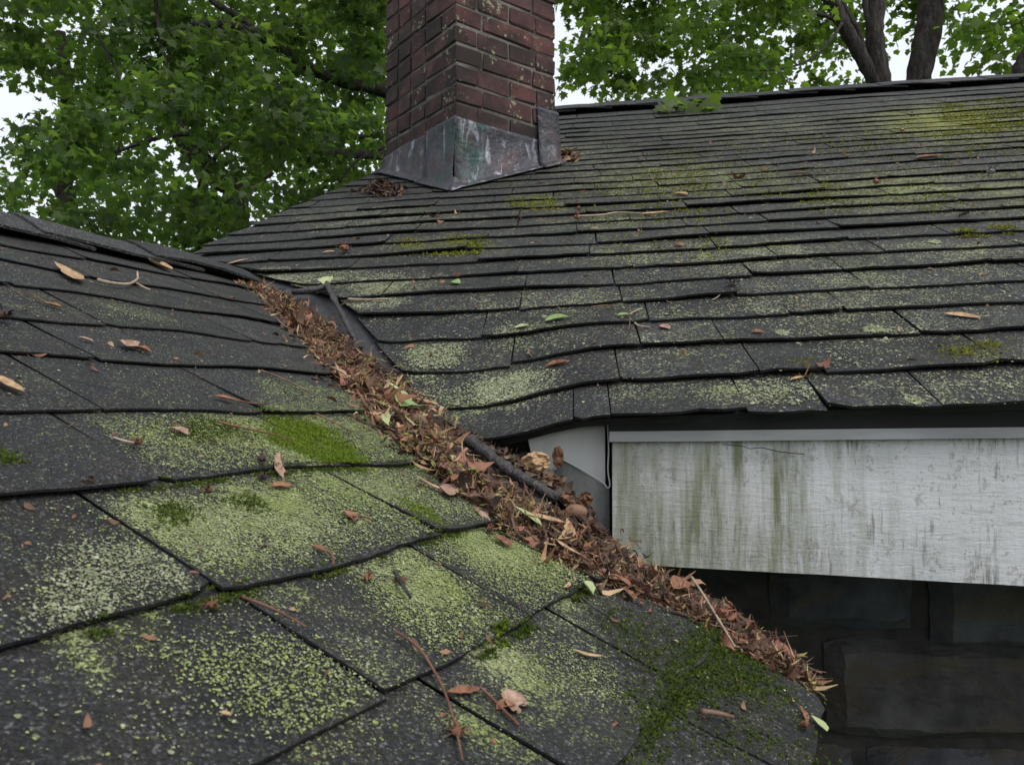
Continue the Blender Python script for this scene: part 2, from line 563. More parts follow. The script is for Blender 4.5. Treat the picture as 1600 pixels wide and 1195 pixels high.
M['green'] = mat_simple('fallen_green_leaf', (0.20, 0.32, 0.10), (0.32, 0.44, 0.18), 40, 0.5, 0.2, trans=0.2)
M['palegreen'] = mat_simple('pale_green_leaf', (0.38, 0.46, 0.20), (0.50, 0.55, 0.30), 40, 0.5, 0.2, trans=0.2)
M['nut'] = mat_simple('nut_shell', (0.16, 0.085, 0.05), (0.27, 0.16, 0.10), 50, 0.5, 0.2)


def mat_leaves(name, cols, trans):
    t = NT(name)
    r = island_random(t)
    c = t.ramp(r, [(i / (len(cols) - 1), k) for i, k in enumerate(cols)])
    c = t.mix(1.0, c, t.ramp(t.noise(t.pos(), 1.3, 3), [(0.3, 0.65), (0.7, 1.3)]), 'MULTIPLY')
    t.col(c); t.rough(0.5)
    t.b.inputs['Specular IOR Level'].default_value = 0.35
    tr = t.n('BsdfTranslucent')
    tc = t.mix(1.0, c, (1.6, 1.85, 0.62), 'MULTIPLY')
    t.l(tc, tr.inputs['Color'])
    ms = t.n('MixShader'); ms.inputs[0].default_value = trans
    t.l(t.b.outputs[0], ms.inputs[1]); t.l(tr.outputs[0], ms.inputs[2])
    t.l(ms.outputs[0], t.out.inputs['Surface'])
    return t.m


M['leaf'] = mat_leaves('maple_leaves', [(0.05, 0.082, 0.034), (0.10, 0.15, 0.05), (0.065, 0.11, 0.052), (0.16, 0.21, 0.075)], 0.64)
M['leaf_far'] = mat_leaves('far_maple_leaves', [(0.075, 0.12, 0.035), (0.12, 0.18, 0.045), (0.085, 0.135, 0.04), (0.16, 0.22, 0.055)], 0.55)
M['grass'] = mat_simple('lawn', (0.03, 0.06, 0.015), (0.06, 0.10, 0.03), 6, 0.95, 0.6, 0.05)

# ---------------------------------------------------------------- ground
GZ = -3.4
mesh_obj('ground', [(-250, -250, GZ), (250, -250, GZ), (250, 250, GZ), (-250, 250, GZ)], [(0, 1, 2, 3)], M['grass'])['kind'] = 'structure'

# ---------------------------------------------------------------- the house
house = bpy.data.objects.new('house', None)
house.location = (0, 0, 0)
COL.objects.link(house)
tag(house, 'old house with mossy dark shingle roofs, brick chimney and dirty white fascia', 'house')

# valley line between the two planes
_d = np.cross(NEAR.n, MAIN.n); _d /= np.linalg.norm(_d)
_P0 = np.linalg.solve(np.array([NEAR.n, MAIN.n, _d]), [-NEAR.D, -MAIN.D, 0])


def valley_on(plane):
    pts = []
    for t in (-5, -3, -2, -1, 0, 1):
        P = _P0 + _d * t
        pts.append((float(P @ plane.u), float(P @ plane.a)))
    return sorted(pts)


VAL_N = valley_on(NEAR)     # v -> u
VAL_M = valley_on(MAIN)

# ---- outlines
CUT = sorted([(1.066, -0.172)] + [MAIN.uv(*q)[::-1] for q in [(690, 634), (640, 580), (592, 531), (560, 495), (530, 466), (480, 452), (430, 439), (340, 408), (285, 401), (600, 265), (790, 183)]])
RIDGE_M = 5.22
EAVE_M = CUT[0][0]
NEAR_EAVE = -0.045
NEAR_RIDGE = 1.66

near_rows = [-0.045, 0.065, 0.192, 0.328, 0.489, 0.648, 0.815, 0.97, 1.134, 1.295, 1.45, 1.58]
main_rows = [1.066, 1.200, 1.345, 1.476, 1.600, 1.723, 1.843, 1.965, 2.080, 2.197, 2.313, 2.430, 2.550, 2.675, 2.800,
             2.920, 3.048, 3.172, 3.300, 3.420, 3.545, 3.670, 3.800, 3.930, 4.070, 4.240, 4.410, 4.630, 4.850, 5.060]


def blob_field(plane, blobs):
    """blobs: (px, py, px radius along x, py radius, strength) -> ellipses laid out on the roof in metres"""
    out = []
    for (x, y, rx, ry, s) in blobs:
        u0, v0 = plane.uv(x, y)
        u1, v1 = plane.uv(x + rx, y)
        u2, v2 = plane.uv(x, y + ry)
        A = np.array([[u1 - u0, u2 - u0], [v1 - v0, v2 - v0]])
        out.append((u0, v0, np.linalg.inv(A), s))

    def f(u, v):
        k = 0.0
        for (a, b, Ai, s) in out:
            q = Ai @ np.array([u - a, v - b])
            d = q[0] * q[0] + q[1] * q[1]
            if d < 4:
                k = max(k, s * math.exp(-d * 1.1))
        return k
    return f


film_near = blob_field(NEAR, [(260, 705, 110, 35, .85), (400, 700, 130, 45, .95), (560, 700, 110, 35, .95), (450, 640, 70, 22, .7), (540, 635, 90, 20, .7), (300, 830, 120, 50, .95), (450, 820, 160, 55, 1.0), (600, 800, 110, 45, .95),
                              (150, 915, 80, 40, 1.15), (80, 965, 70, 22, 1.15), (240, 890, 60, 40, 1.0), (340, 880, 80, 40, .85), (720, 790, 60, 30, .7), (780, 870, 80, 40, 1.0), (850, 920, 60, 30, .95), (660, 920, 80, 40, .9), (720, 980, 70, 30, .85),
                              (470, 1060, 110, 45, .78), (400, 1110, 100, 50, .72), (560, 980, 100, 50, .62), (820, 1070, 120, 50, .80), (760, 1150, 110, 50, .80), (900, 1010, 60, 30, .55), (620, 1080, 80, 60, .55), (1000, 1120, 120, 60, .38),
                              (250, 1000, 120, 40, .45), (120, 1080, 120, 60, .50), (330, 1180, 160, 60, .50), (60, 1180, 80, 50, .42), (100, 470, 160, 30, .42), (200, 490, 120, 25, .48), (60, 600, 90, 25, .50), (180, 600, 100, 25, .36), (60, 760, 90, 30, .50),
                              (30, 860, 60, 40, .35), (640, 650, 60, 25, .5), (930, 985, 90, 30, .42), (500, 740, 60, 20, .8)])
film_main = blob_field(MAIN, [(800, 590, 70, 22, 1.05), (750, 600, 60, 22, .9), (670, 545, 50, 22, .85), (700, 620, 70, 20, .55), (660, 600, 40, 22, .6), (1000, 618, 90, 22, .62), (1130, 620, 120, 22, .72), (1250, 622, 70, 16, .55), (1450, 625, 150, 25, .62), (1560, 600, 80, 30, .6),
                              (1180, 400, 200, 40, .62), (1000, 400, 160, 30, .55), (1350, 440, 160, 35, .60), (1050, 280, 250, 50, .62), (1480, 190, 180, 45, .95), (1400, 300, 220, 50, .72), (1560, 300, 100, 60, .6), (700, 390, 120, 18, .62), (840, 320, 80, 20, .6),
                              (440, 440, 120, 14, .85), (600, 450, 100, 20, .75), (590, 478, 60, 12, .8), (600, 345, 200, 25, .45), (1500, 400, 120, 30, .62), (900, 470, 160, 30, .45), (1300, 480, 200, 30, .55), (1050, 545, 120, 25, .48), (820, 520, 120, 20, .52), (1420, 530, 120, 25, .50),
                              (1080, 510, 80, 15, .58), (950, 350, 200, 30, .45), (1200, 200, 250, 40, .45), (900, 240, 150, 40, .42), (760, 480, 120, 20, .45)])
yel_main = blob_field(MAIN, [(1480, 190, 200, 50, 1), (1100, 290, 300, 60, .6), (700, 388, 120, 15, 1), (830, 320, 70, 18, 1), (1500, 555, 80, 20, .9), (1350, 310, 300, 50, .6), (1550, 380, 80, 20, .7), (1150, 220, 250, 40, .5)])
yel_near = blob_field(NEAR, [(480, 680, 80, 30, .7), (300, 680, 110, 22, .5), (560, 720, 60, 20, .5), (380, 790, 100, 20, .4), (650, 800, 40, 20, .6), (1000, 1100, 160, 80, .6), (820, 1060, 100, 60, .25)])


def shingle_mesh(plane, ub0, ub1, ut0, ut1, vb, vt, h0, h1, thick, film, yel, nu=7, jag=0.002, skew=0.0):
    """one shingle: ragged lower edge, thickness, tucked under the row above"""
    V, Fc, A, B = [], [], [], []
    fr = [0.0, 0.5, 1.0]
    ph = rnd.random() * 10
    chips = {0: rnd.uniform(.003, .011) if rnd.random() < .35 else 0, nu: rnd.uniform(.003, .011) if rnd.random() < .35 else 0}
    if rnd.random() < .3: chips[rnd.randrange(1, nu)] = rnd.uniform(.002, .006)
    for j, t in enumerate(fr):
        for i in range(nu + 1):
            s = i / nu
            u = (ub0 + (ub1 - ub0) * s) * (1 - t) + (ut0 + (ut1 - ut0) * s) * t
            v = vb + (vt - vb) * t
            if j == 0:
                v += jag * math.sin(ph + s * 9) + rnd.uniform(-jag, jag) * 0.9 + skew * (s - 0.5) + chips.get(i, 0)
            h = (h0 + (h1 - h0) * s) * (1 - t) ** 1.15 + 0.0012
            if j == 0: h += rnd.uniform(-1, 1) * thick * 0.12
            V.append(plane.P(u, v, h)); A.append(film(u, v)); B.append(yel(u, v))
    for j in range(2):
        for i in range(nu):
            a = j * (nu + 1) + i
            Fc.append((a, a + 1, a + nu + 2, a + nu + 1))
    base = len(V)
    for i in range(nu + 1):         # underside of the lower edge
        s = i / nu
        p = np.array(V[i]) - plane.n * thick
        V.append(p); A.append(0); B.append(0)
    for i in range(nu):
        Fc.append((i + 1, i, base + i, base + i + 1))
    # side walls
    for side, i0 in ((0, 0), (1, nu)):
        m = (nu + 1) + i0; tp = 2 * (nu + 1) + i0
        k = len(V)
        V.append(np.array(V[m]) - plane.n * thick * 0.9); A.append(0); B.append(0)
        q = (i0, m, k, base + i0)
        Fc.append(q if side == 0 else q[::-1])
        q = (m, tp, k)
        Fc.append(q if side == 0 else q[::-1])
    return V, Fc, A, B


def roof_sheet(name, plane, rows, left, right, mat, parent, h=-0.007, thick=0.012, nu=44):
    V, Fc = [], []
    for v in rows:
        a, b = left(v), right(v)
        for i in range(nu + 1):
            V.append(plane.P(a + (b - a) * (i / nu) ** (2.4 if plane is MAIN else 1.0), v, h))
    n = len(rows)
    for j in range(n - 1):
        for i in range(nu):
            q = j * (nu + 1) + i
            Fc.append((q, q + 1, q + nu + 2, q + nu + 1))
    # the board edge below
    ring = [i for i in range(nu + 1)] + [j * (nu + 1) + nu for j in range(1, n)] + [(n - 1) * (nu + 1) + i for i in range(nu - 1, -1, -1)] + [j * (nu + 1) for j in range(n - 2, 0, -1)]
    b0 = len(V)
    for r_ in ring: V.append(np.array(V[r_]) - plane.n * thick)
    m = len(ring)
    for k in range(m):
        k2 = (k + 1) % m
        Fc.append((ring[k2], ring[k], b0 + k, b0 + k2))
    return mesh_obj(name, V, Fc, mat, parent)


def fine(rows, k=2):
    out = []
    for a, b in zip(rows, rows[1:]):
        for i in range(k): out.append(a + (b - a) * i / k)
    out.append(rows[-1])
    return out


# near roof: boundary on the right is the valley, left runs far past the frame
def near_right(v):
    return interp(VAL_N, v)


def main_left(v):
    return interp(CUT, v)


near_roof = roof_sheet('roof', NEAR, fine([NEAR_EAVE + 0.01] + near_rows[1:] + [NEAR_RIDGE]), lambda v: -1.3, lambda v: near_right(v) + 0.004, M['felt'], house)
tag(near_roof, 'lower roof slope in the foreground with large shingles half covered in green lichen')
main_roof = roof_sheet('roof', MAIN, fine([EAVE_M + 0.03] + main_rows[1:] + [RIDGE_M]),
                       lambda v: min(main_left(v), interp(VAL_M, v)) if v < 2.2 else main_left(v), lambda v: 3.6, M['felt'], house)
tag(main_roof, 'upper roof slope rising behind the valley to the ridge, in many thin shingle courses')

# back slopes so that both roofs are closed
def back_slope(name, plane, v, u0, u1, parent, drop=1.6, run=2.2):
    a = plane.P(u0, v, -0.01); b = plane.P(u1, v, -0.01)
    dirh = np.array([plane.u[0], plane.u[1], 0]); dirh /= np.linalg.norm(dirh)
    c = b + dirh * run - np.array([0, 0, drop]); d = a + dirh * run - np.array([0, 0, drop])
    o = mesh_obj(name, [a, b, c, d], [(0, 1, 2, 3)], M['cap'], parent)
    tag(o, 'far slope of the roof turned away behind the ridge')
    return o


back_slope('rear_roof', NEAR, NEAR_RIDGE, -1.3, near_right(NEAR_RIDGE) - 0.02, house, 0.9, 2.2)
back_slope('rear_roof', MAIN, RIDGE_M, main_left(RIDGE_M), 3.6, house, 1.5, 2.6)


def joints_from_px(plane, lst):
    return sorted(plane.uv(*q)[0] for q in lst)


near_joints = {
    1: [0.20, 0.43, 0.637, 0.86], 2: [0.17, 0.39, 0.60, 0.748], 3: [0.14, 0.374, 0.648, 0.90],
    4: joints_from_px(NEAR, [(240, 762), (690, 728)]) + [0.70],
    5: joints_from_px(NEAR, [(150, 648), (420, 652)]), 6: joints_from_px(NEAR, [(151, 567), (540, 588)]),
    7: joints_from_px(NEAR, [(166, 513), (402, 541)]), 8: joints_from_px(NEAR, [(246, 483)]), 9: joints_from_px(NEAR, [(148, 437)])}
main_joints = {0: [MAIN.uv(x, 640)[0] for x in (896, 953, 1163, 1288, 1470)], 1: [MAIN.uv(x, 590)[0] for x in (710, 967, 1185, 1290, 1580)],
               2: [MAIN.uv(x, 540)[0] for x in (655, 800, 1000, 1130, 1451)], 3: [MAIN.uv(x, 490)[0] for x in (760, 1010, 1230, 1320)]}

JOINTS = {'n': {}, 'm': {}}
indiv = []      # (size, mesh data, material, roof)


def lay_rows(plane, rows, top, left, right, joints, film, yel, mat, roof, wmin, wmax, gap, over, lift_base, lift_rand, thick):
    for k, vb in enumerate(rows):
        v1 = rows[k + 1] if k + 1 < len(rows) else top
        vt = v1 + over
        L0, L1 = left(vb), left(min(vt, top + 0.02))
        R0, R1 = right(vb), right(vt)
        js = [j for j in joints.get(k, [])]
        lo = min(L0, L1) - 0.01; hi = max(R0, R1) + 0.01
        if js:
            x = js[0]
            while x > lo:
                x -= rnd.uniform(wmin, wmax); js.append(x)
            js.sort(); x = js[-1]
        else:
            x = lo + rnd.uniform(0.05, wmax); js = [x]
        while x < hi:
            x += rnd.uniform(wmin, wmax); js.append(x)
        js.sort()
        edges = [None] + [j for j in js if L0 + 0.05 < j < R0 - 0.05 and L1 + 0.02 < j < R1 - 0.02] + [None]
        if len(edges) < 2: continue
        JOINTS['n' if plane is NEAR else 'm'][k] = [e_ for e_ in edges if e_ is not None]
        prev_h = None
        for i in range(len(edges) - 1):
            g = rnd.uniform(0.4, 1.2) * gap
            a, b = edges[i], edges[i + 1]
            dskew = rnd.uniform(-0.003, 0.003)
            ub0 = L0 if a is None else a + g / 2
            ut0 = L1 if a is None else a + g / 2 + dskew
            ub1 = R0 if b is None else b - g / 2
            ut1 = R1 if b is None else b - g / 2 + dskew
            if ub1 - ub0 < 0.01: continue
            hs = 1.0 if plane is NEAR or vb < 2.6 else 0.62
            h0 = (lift_base + rnd.random() ** 2.2 * lift_rand) * hs
            h1 = (lift_base + rnd.random() ** 2.2 * lift_rand) * hs
            if prev_h is not None and rnd.random() < 0.5: h0 = prev_h
            prev_h = h1
            # long ones at the far ends get split along u for the mask resolution
            vj = rnd.uniform(-0.0035, 0.0035)
            nu = max(4, min(20, int((ub1 - ub0) / (0.016 if plane is NEAR else 0.03)))) if ub1 - ub0 < 0.6 else 10
            dat = shingle_mesh(plane, ub0, ub1, ut0, ut1, vb + vj, vt, h0, h1, thick * hs, film, yel, nu=nu, jag=0.0013 if plane is NEAR else 0.002, skew=rnd.uniform(-0.004, 0.004))
            c = plane.P((ub0 + ub1) / 2, vb + 0.05, 0)
            fwd = c[1] * math.cos(PITCH) + c[2] * math.sin(PITCH)
            if fwd > 0.1:
                px = CX + F * c[0] / fwd; py = CY - F * (-c[1] * math.sin(PITCH) + c[2] * math.cos(PITCH)) / fwd
                infr = -150 < px < 1750 and py < 1350
                size = F / fwd * 0.13 * (0.3 if plane is MAIN else 0.5)
            else:
                infr, size = False, 0
            indiv.append((size if infr else 0, dat, mat, roof))


_fm = film_main
film_main = lambda u, v: min(1.1, 0.23 + 0.70 * _fm(u, v)) if v < 4.2 else 0.24 + 0.60 * _fm(u, v)
_fn = film_near
film_near = lambda u, v: min(1.15, max(0.33, 1.12 * _fn(u, v)))
lay_rows(NEAR, near_rows[:-1], near_rows[-1] + 0.02, lambda v: -1.28, near_right, near_joints, film_near, yel_near, M['shingle_near'], near_roof,
         0.22, 0.31, 0.0045, 0.03, 0.0050, 0.006, 0.0023)
lay_rows(MAIN, main_rows[:-1], main_rows[-1], main_left, lambda v: 3.55, main_joints, film_main, yel_main, M['shingle_main'], main_roof,
         0.20, 0.37, 0.0035, 0.03, 0.0080, 0.010, 0.0046)
indiv.sort(key=lambda q: -q[0])
def top_n(V, Fc):
    # top sheet vertices come first: 3 rows of nu+1, then the underside row of nu+1 and two side ones
    return (len(V) - 2) * 3 // 4


for size, (V, Fc, A, B), mat, roof in indiv[:298]:
    o = mesh_obj('shingle', V, Fc, [mat, M['edge']], roof, mi=[0 if max(f) < top_n(V, Fc) else 1 for f in Fc], attrs={'film': A, 'yellow': B})
for roof in (near_roof, main_roof):
    VV, FF, AA, BB, MI = [], [], [], [], []
    mat = None
    for size, (V, Fc, A, B), mt, rf in indiv[298:]:
        if rf is not roof: continue
        o_ = len(VV); VV += list(V); FF += [tuple(i + o_ for i in q) for q in Fc]; AA += A; BB += B; mat = mt; MI += [0 if max(f) < top_n(V, Fc) else 1 for f in Fc]
    if VV:
        o = mesh_obj('shingle', VV, FF, [mat, M['edge']], roof, mi=MI, attrs={'film': AA, 'yellow': BB})
        tag(o, 'thin distant shingle courses', kind='stuff')


# ---- ridge caps
def ridge_caps(plane, vr, u0, u1, length, half, h, parent, rise=0.0):
    u = u0
    dirh = np.array([plane.u[0], plane.u[1], 0]); dirh /= np.linalg.norm(dirh)
    while u < u1:
        L = length * rnd.uniform(0.85, 1.15)
        sag = rnd.uniform(0, 0.012)
        V, Fc = [], []
        nn = 4
        for lay in (0, 1):
            for i in range(nn + 1):
                s = i / nn
                uu = u + (L * 1.5) * s
                hh = h + 0.012 * (1 - s) + sag * math.sin(s * 3.1) - lay * 0.006
                lowv = vr - half + 0.012 * (1 - s)
                p0 = plane.P(uu, lowv, hh)
                p1 = plane.P(uu, vr - 0.035, hh + 0.005)
                p2 = plane.P(uu, vr + 0.0, hh + 0.004)
                p3 = p2 + dirh * 0.05 - np.array([0, 0, 0.012])
                p4 = p2 + dirh * half - np.array([0, 0, 0.07])
                V += [p0, p1, p2, p3, p4]
        for i in range(nn):
            for k in range(4):
                a = i * 5 + k
                Fc.append((a, a + 5, a + 6, a + 1))
            a = i * 5; b = a + 5 * (nn + 1)
            Fc.append((a, b, b + 5, a + 5))
        for k in range(4):
            a = k; b = k + 5 * (nn + 1)
            Fc.append((a, a + 1, b + 1, b))
        Fm = [tuple(f) for f in Fc]
        n_ = len(V)
        mesh_obj('ridge_shingle', V, Fm, M['cap'], parent, attrs={'film': [0.25] * n_, 'yellow': [0.0] * n_})
        u += L


ridge_caps(NEAR, NEAR_RIDGE + 0.005, -0.6, near_right(NEAR_RIDGE) - 0.1, 0.24, 0.13, 0.016, near_roof)
ridge_caps(MAIN, RIDGE_M, main_left(RIDGE_M) - 0.05, 3.5, 0.30, 0.15, 0.03, main_roof)


# ---------------------------------------------------------------- lichen and moss
def scatter_in(plane, poly_px, n, soft=0.012, clump=None, thr=0.5):
    P = np.array([plane.uv(*q) for q in poly_px])
    lo, hi = P.min(0), P.max(0)
    out = []
    tries = 0
    while len(out) < n and tries < 12:
        tries += 1
        q = rng.uniform(lo, hi, size=(n * 3, 2))
        inside = np.zeros(len(q), bool)
        j = len(P) - 1
        for i in range(len(P)):
            xi, yi = P[i]; xj, yj = P[j]
            c = ((yi > q[:, 1]) != (yj > q[:, 1])) & (q[:, 0] < (xj - xi) * (q[:, 1] - yi) / (yj - yi + 1e-12) + xi)
            inside ^= c
            j = i
        q = q[inside]
        for a in q:
            if clump:
                s = clump
                f = noise.fractal(Vector((a[0] * s + 3, a[1] * s, 1.7)), 0.6, 2.0, 4)
                if f < thr + rnd.uniform(-0.12, 0.12): continue
            out.append(a)
            if len(out) >= n: break
    q = np.array(out) if out else np.zeros((0, 2))
    if len(q): q = q + rng.normal(0, soft, q.shape)
    return q


def row_height(rows, v, lift, over=0.03):
    """height of the shingle top at v (mean lift)"""
    k = np.searchsorted(rows, v, side='right') - 1
    k = np.clip(k, 0, len(rows) - 2)
    r = np.array(rows)
    t = (v - r[k]) / (r[k + 1] - r[k] + over)
    lift = np.where((v > 2.6) & (lift > 0.0105), lift * 0.62, lift)
    return lift * np.clip(1 - t, 0, 1) ** 1.15 + 0.0016


def off_joints(plane, rows, pts, w=0.0035, e=0.0022):
    if not len(pts): return pts
    J = JOINTS['n' if plane is NEAR else 'm']
    k = np.searchsorted(rows, pts[:, 1], side='right') - 1
    keep = np.ones(len(pts), bool)
    r = np.array(rows)
    for row, js in J.items():
        m = k == row
        for j in js: keep[m & (np.abs(pts[:, 0] - j) < w)] = False
    for v in rows: keep[(pts[:, 1] < v + e) & (pts[:, 1] > v - 0.006)] = False
    return pts[keep]


def flecks(name, plane, rows, lift, pts, size, mat, parent, label, k=7, relief=0.35):
    pts = off_joints(plane, rows, pts)
    n = len(pts)
    if n == 0: return
    r = np.array(rows)
    U, V = pts[:, 0].copy(), pts[:, 1].copy()
    H = row_height(rows, V, lift)
    sz = size * rng.lognormal(0, 0.32, n)
    ang = rng.uniform(0, 6.28, n)
    C = plane.Pa(U, V, H + rng.uniform(0.0, 0.0006, n))
    ring = np.arange(k) * 2 * math.pi / k
    rad = rng.uniform(0.45, 1.25, (n, k)) * sz[:, None]
    asp = rng.uniform(0.5, 1.0, n)
    x = np.cos(ring[None] + 0) * rad; y = np.sin(ring[None]) * rad * asp[:, None]
    ca, sa = np.cos(ang)[:, None], np.sin(ang)[:, None]
    xu = x * ca - y * sa; yv = x * sa + y * ca
    verts = np.zeros((n, k + 1, 3))
    verts[:, 0] = C + plane.n * (sz[:, None] * relief)
    verts[:, 1:] = C[:, None] + xu[..., None] * plane.a + yv[..., None] * plane.u + (rng.uniform(-0.3, 0.5, (n, k)) * sz[:, None] * relief)[..., None] * plane.n
    T = np.zeros((n, k, 3), int)
    for i in range(k): T[:, i] = [0, 1 + i, 1 + (i + 1) % k]
    T = T + (np.arange(n) * (k + 1))[:, None, None]
    o = fast_tris(name, verts.reshape(-1, 3), T.reshape(-1, 3), mat, parent)
    tag(o, label, kind='stuff')
    return o


def tufts(name, plane, rows, lift, pts, size, mat, parent, label, blades=7):
    """moss: little tufts of upright pointed leaves"""
    n = len(pts)
    if n == 0: return
    H = row_height(rows, pts[:, 1], lift)
    C = plane.Pa(pts[:, 0], pts[:, 1], H)
    N = n * blades
    Cc = np.repeat(C, blades, 0)
    sz = size * rng.lognormal(0, 0.35, N)
    a = rng.uniform(0, 6.28, N)
    rr = rng.uniform(0, 1.0, N) * size * 0.9
    d = np.cos(a)[:, None] * plane.a + np.sin(a)[:, None] * plane.u
    w = -np.sin(a)[:, None] * plane.a + np.cos(a)[:, None] * plane.u
    b = Cc + d * rr[:, None]
    tip = b + plane.n * (sz * rng.uniform(0.3, 1.0, N))[:, None] + d * (sz * rng.uniform(0.2, 0.9, N))[:, None]
    v0 = b + w * (sz * 0.35)[:, None]; v1 = b - w * (sz * 0.35)[:, None]
    V = np.stack([v0, v1, tip], 1).reshape(-1, 3)
    T = np.arange(N * 3).reshape(-1, 3)
    o = fast_tris(name, V, T, mat, parent)
    tag(o, label, kind='stuff')
    return o


NL, ML = 0.0072, 0.0112
dense_near = [
    ([(150, 800), (300, 783), (420, 772), (500, 745), (640, 742), (700, 780), (770, 806), (650, 846), (450, 890), (345, 925), (250, 880), (180, 850)], 9500),
    ([(150, 668), (290, 662), (420, 655), (560, 660), (640, 690), (690, 726), (540, 733), (430, 745), (330, 758), (230, 735), (210, 700)], 8500),
    ([(400, 596), (470, 603), (540, 620), (610, 650), (560, 655), (420, 650)], 3000),
    ([(660, 855), (800, 822), (905, 915), (892, 935), (810, 965), (740, 905)], 4800),
    ([(560, 885), (645, 862), (800, 975), (700, 1020), (620, 990)], 3600),
    ([(700, 1040), (860, 1000), (960, 1060), (960, 1160), (760, 1190), (690, 1110)], 2600),
    ([(230, 1020), (480, 1015), (590, 1060), (560, 1130), (480, 1175), (330, 1110)], 1700),
    ([(560, 655), (620, 668), (700, 728), (800, 800), (700, 800), (640, 740)], 1800),
    ([(0, 930), (60, 700), (300, 650), (640, 640), (1000, 930), (1000, 1195), (0, 1195)], 3600),
]
pts = [scatter_in(NEAR, p, int(n * 1.0), 0.010, 170, 0.08) for p, n in dense_near]
pts += [scatter_in(NEAR, p, int(n * 0.3), 0.022, 60, 0.0) for p, n in dense_near]
flecks('lichen', NEAR, near_rows, NL, np.concatenate(pts), 0.0008, M['lichen'], near_roof, 'crusty green lichen flecks spread over the lower slope')
pale = [scatter_in(NEAR, [(35, 995), (60, 940), (100, 880), (180, 850), (250, 885), (300, 935), (180, 985), (60, 1003)], 2600, 0.008, 150, 0.0),
        scatter_in(NEAR, [(0, 440), (120, 455), (300, 520), (250, 525), (0, 490)], 700, 0.02, 10, -0.1),
        scatter_in(NEAR, [(250, 790), (400, 800), (600, 830), (440, 890), (300, 900)], 2600, 0.004, 110, 0.05)]
flecks('lichen', NEAR, near_rows, NL, np.concatenate(pale), 0.00085, M['lichen_pale'], near_roof, 'pale grey-green lichen crust near the left edge')
few = scatter_in(NEAR, [(-100, 360), (360, 450), (1000, 900), (1280, 1080), (1280, 1300), (-100, 1300)], 4200, 0.01, 12, -0.05)
flecks('lichen', NEAR, near_rows, NL, few, 0.0009, M['lichen_pale'], near_roof, 'scattered tiny pale lichen specks')

mo = [scatter_in(NEAR, [(430, 650), (510, 670), (570, 735), (500, 735), (420, 700)], 5200, 0.010, 70, 0.0),
      scatter_in(NEAR, [(620, 790), (660, 800), (690, 835), (650, 830)], 300, 0.004),
      scatter_in(NEAR, [(770, 985), (790, 985), (795, 1010), (775, 1010)], 90, 0.002)]
tufts('moss', NEAR, near_rows, NL, np.concatenate(mo), 0.0017, M['moss'], near_roof, 'bright yellow-green moss in a streak down the lichen')
md = [scatter_in(NEAR, [(230, 670), (360, 665), (380, 700), (300, 700)], 600, 0.01, 16, -0.1),
      scatter_in(NEAR, [(1090, 1000), (1130, 995), (1200, 1060), (1150, 1110), (1060, 1100), (1000, 1195), (960, 1250), (1010, 1120)], 2400, 0.012, 20, -0.2),
      scatter_in(NEAR, [(930, 950), (1100, 1000), (1270, 1090), (1270, 1195), (1000, 1195)], 1300, 0.01, 14, 0.05),
      scatter_in(NEAR, [(250, 800), (400, 790), (420, 820), (260, 840)], 500, 0.008, 18, 0.0),
      scatter_in(NEAR, [(0, 715), (30, 735), (0, 740)], 140, 0.004)]
tufts('moss', NEAR, near_rows, NL, np.concatenate(md), 0.0016, M['moss_dark'], near_roof, 'dark green moss along the shingle joints near the lower edge')
# moss line along course edges
edge_pts = []
for k, (ua, ub) in {3: (0.28, 0.75), 4: (0.40, 0.95), 2: (0.5, 0.74), 1: (0.45, 0.85)}.items():
    u = rng.uniform(ua, ub, 900)
    keep = [noise.noise(Vector((x * 22, k * 3.1, 0))) > 0.02 for x in u]
    u = u[np.array(keep)]
    edge_pts.append(np.stack([u, near_rows[k] - 0.004 + rng.normal(0, 0.0035, len(u))], 1))
tufts('moss', NEAR, near_rows, NL, np.concatenate(edge_pts), 0.0017, M['moss_dark'], near_roof, 'moss growing in the shadow of the course edges')

lm = [([(745, 562), (860, 575), (862, 608), (745, 620)], 2600), ([(620, 532), (720, 522), (705, 556), (645, 572)], 1500),
      ([(650, 580), (740, 575), (740, 625), (700, 630)], 500), ([(960, 603), (1080, 600), (1290, 600), (1290, 632), (960, 640)], 1700),
      ([(1000, 400), (1600, 380), (1600, 640), (1000, 640)], 4200), ([(380, 420), (640, 430), (620, 452), (500, 452)], 1000),
      ([(580, 440), (640, 480), (620, 500), (560, 470)], 500), ([(600, 200), (1600, 150), (1600, 420), (500, 430)], 9000), ([(640, 470), (1600, 430), (1600, 640), (700, 650)], 1600),
      ([(1150, 640), (1600, 632), (1600, 470), (1150, 480)], 1100)]
pts = [scatter_in(MAIN, p, int(n * 0.9), 0.012, 60, 0.04) for p, n in lm]
flecks('lichen', MAIN, main_rows, ML, np.concatenate(pts), 0.0019, M['lichen_pale'], main_roof, 'pale green lichen flecks over the upper slope')
my = [([(1470, 165), (1600, 150), (1600, 205), (1470, 215)], 1500), ([(620, 382), (760, 375), (760, 402), (640, 405)], 420), ([(790, 308), (870, 305), (870, 330), (800, 330)], 260),
      ([(1440, 545), (1560, 540), (1575, 572), (1480, 570)], 330), ([(1000, 240), (1600, 180), (1600, 340), (1000, 340)], 1700), ([(1190, 295), (1300, 290), (1300, 320), (1190, 320)], 200),
      ([(1500, 360), (1590, 358), (1590, 372), (1500, 374)], 160), ([(1235, 570), (1270, 565), (1265, 590), (1240, 590)], 70), ([(900, 300), (1100, 250), (1150, 420), (950, 420)], 600)]
pts = [scatter_in(MAIN, p, n, 0.01, 6, -0.05) for p, n in my]
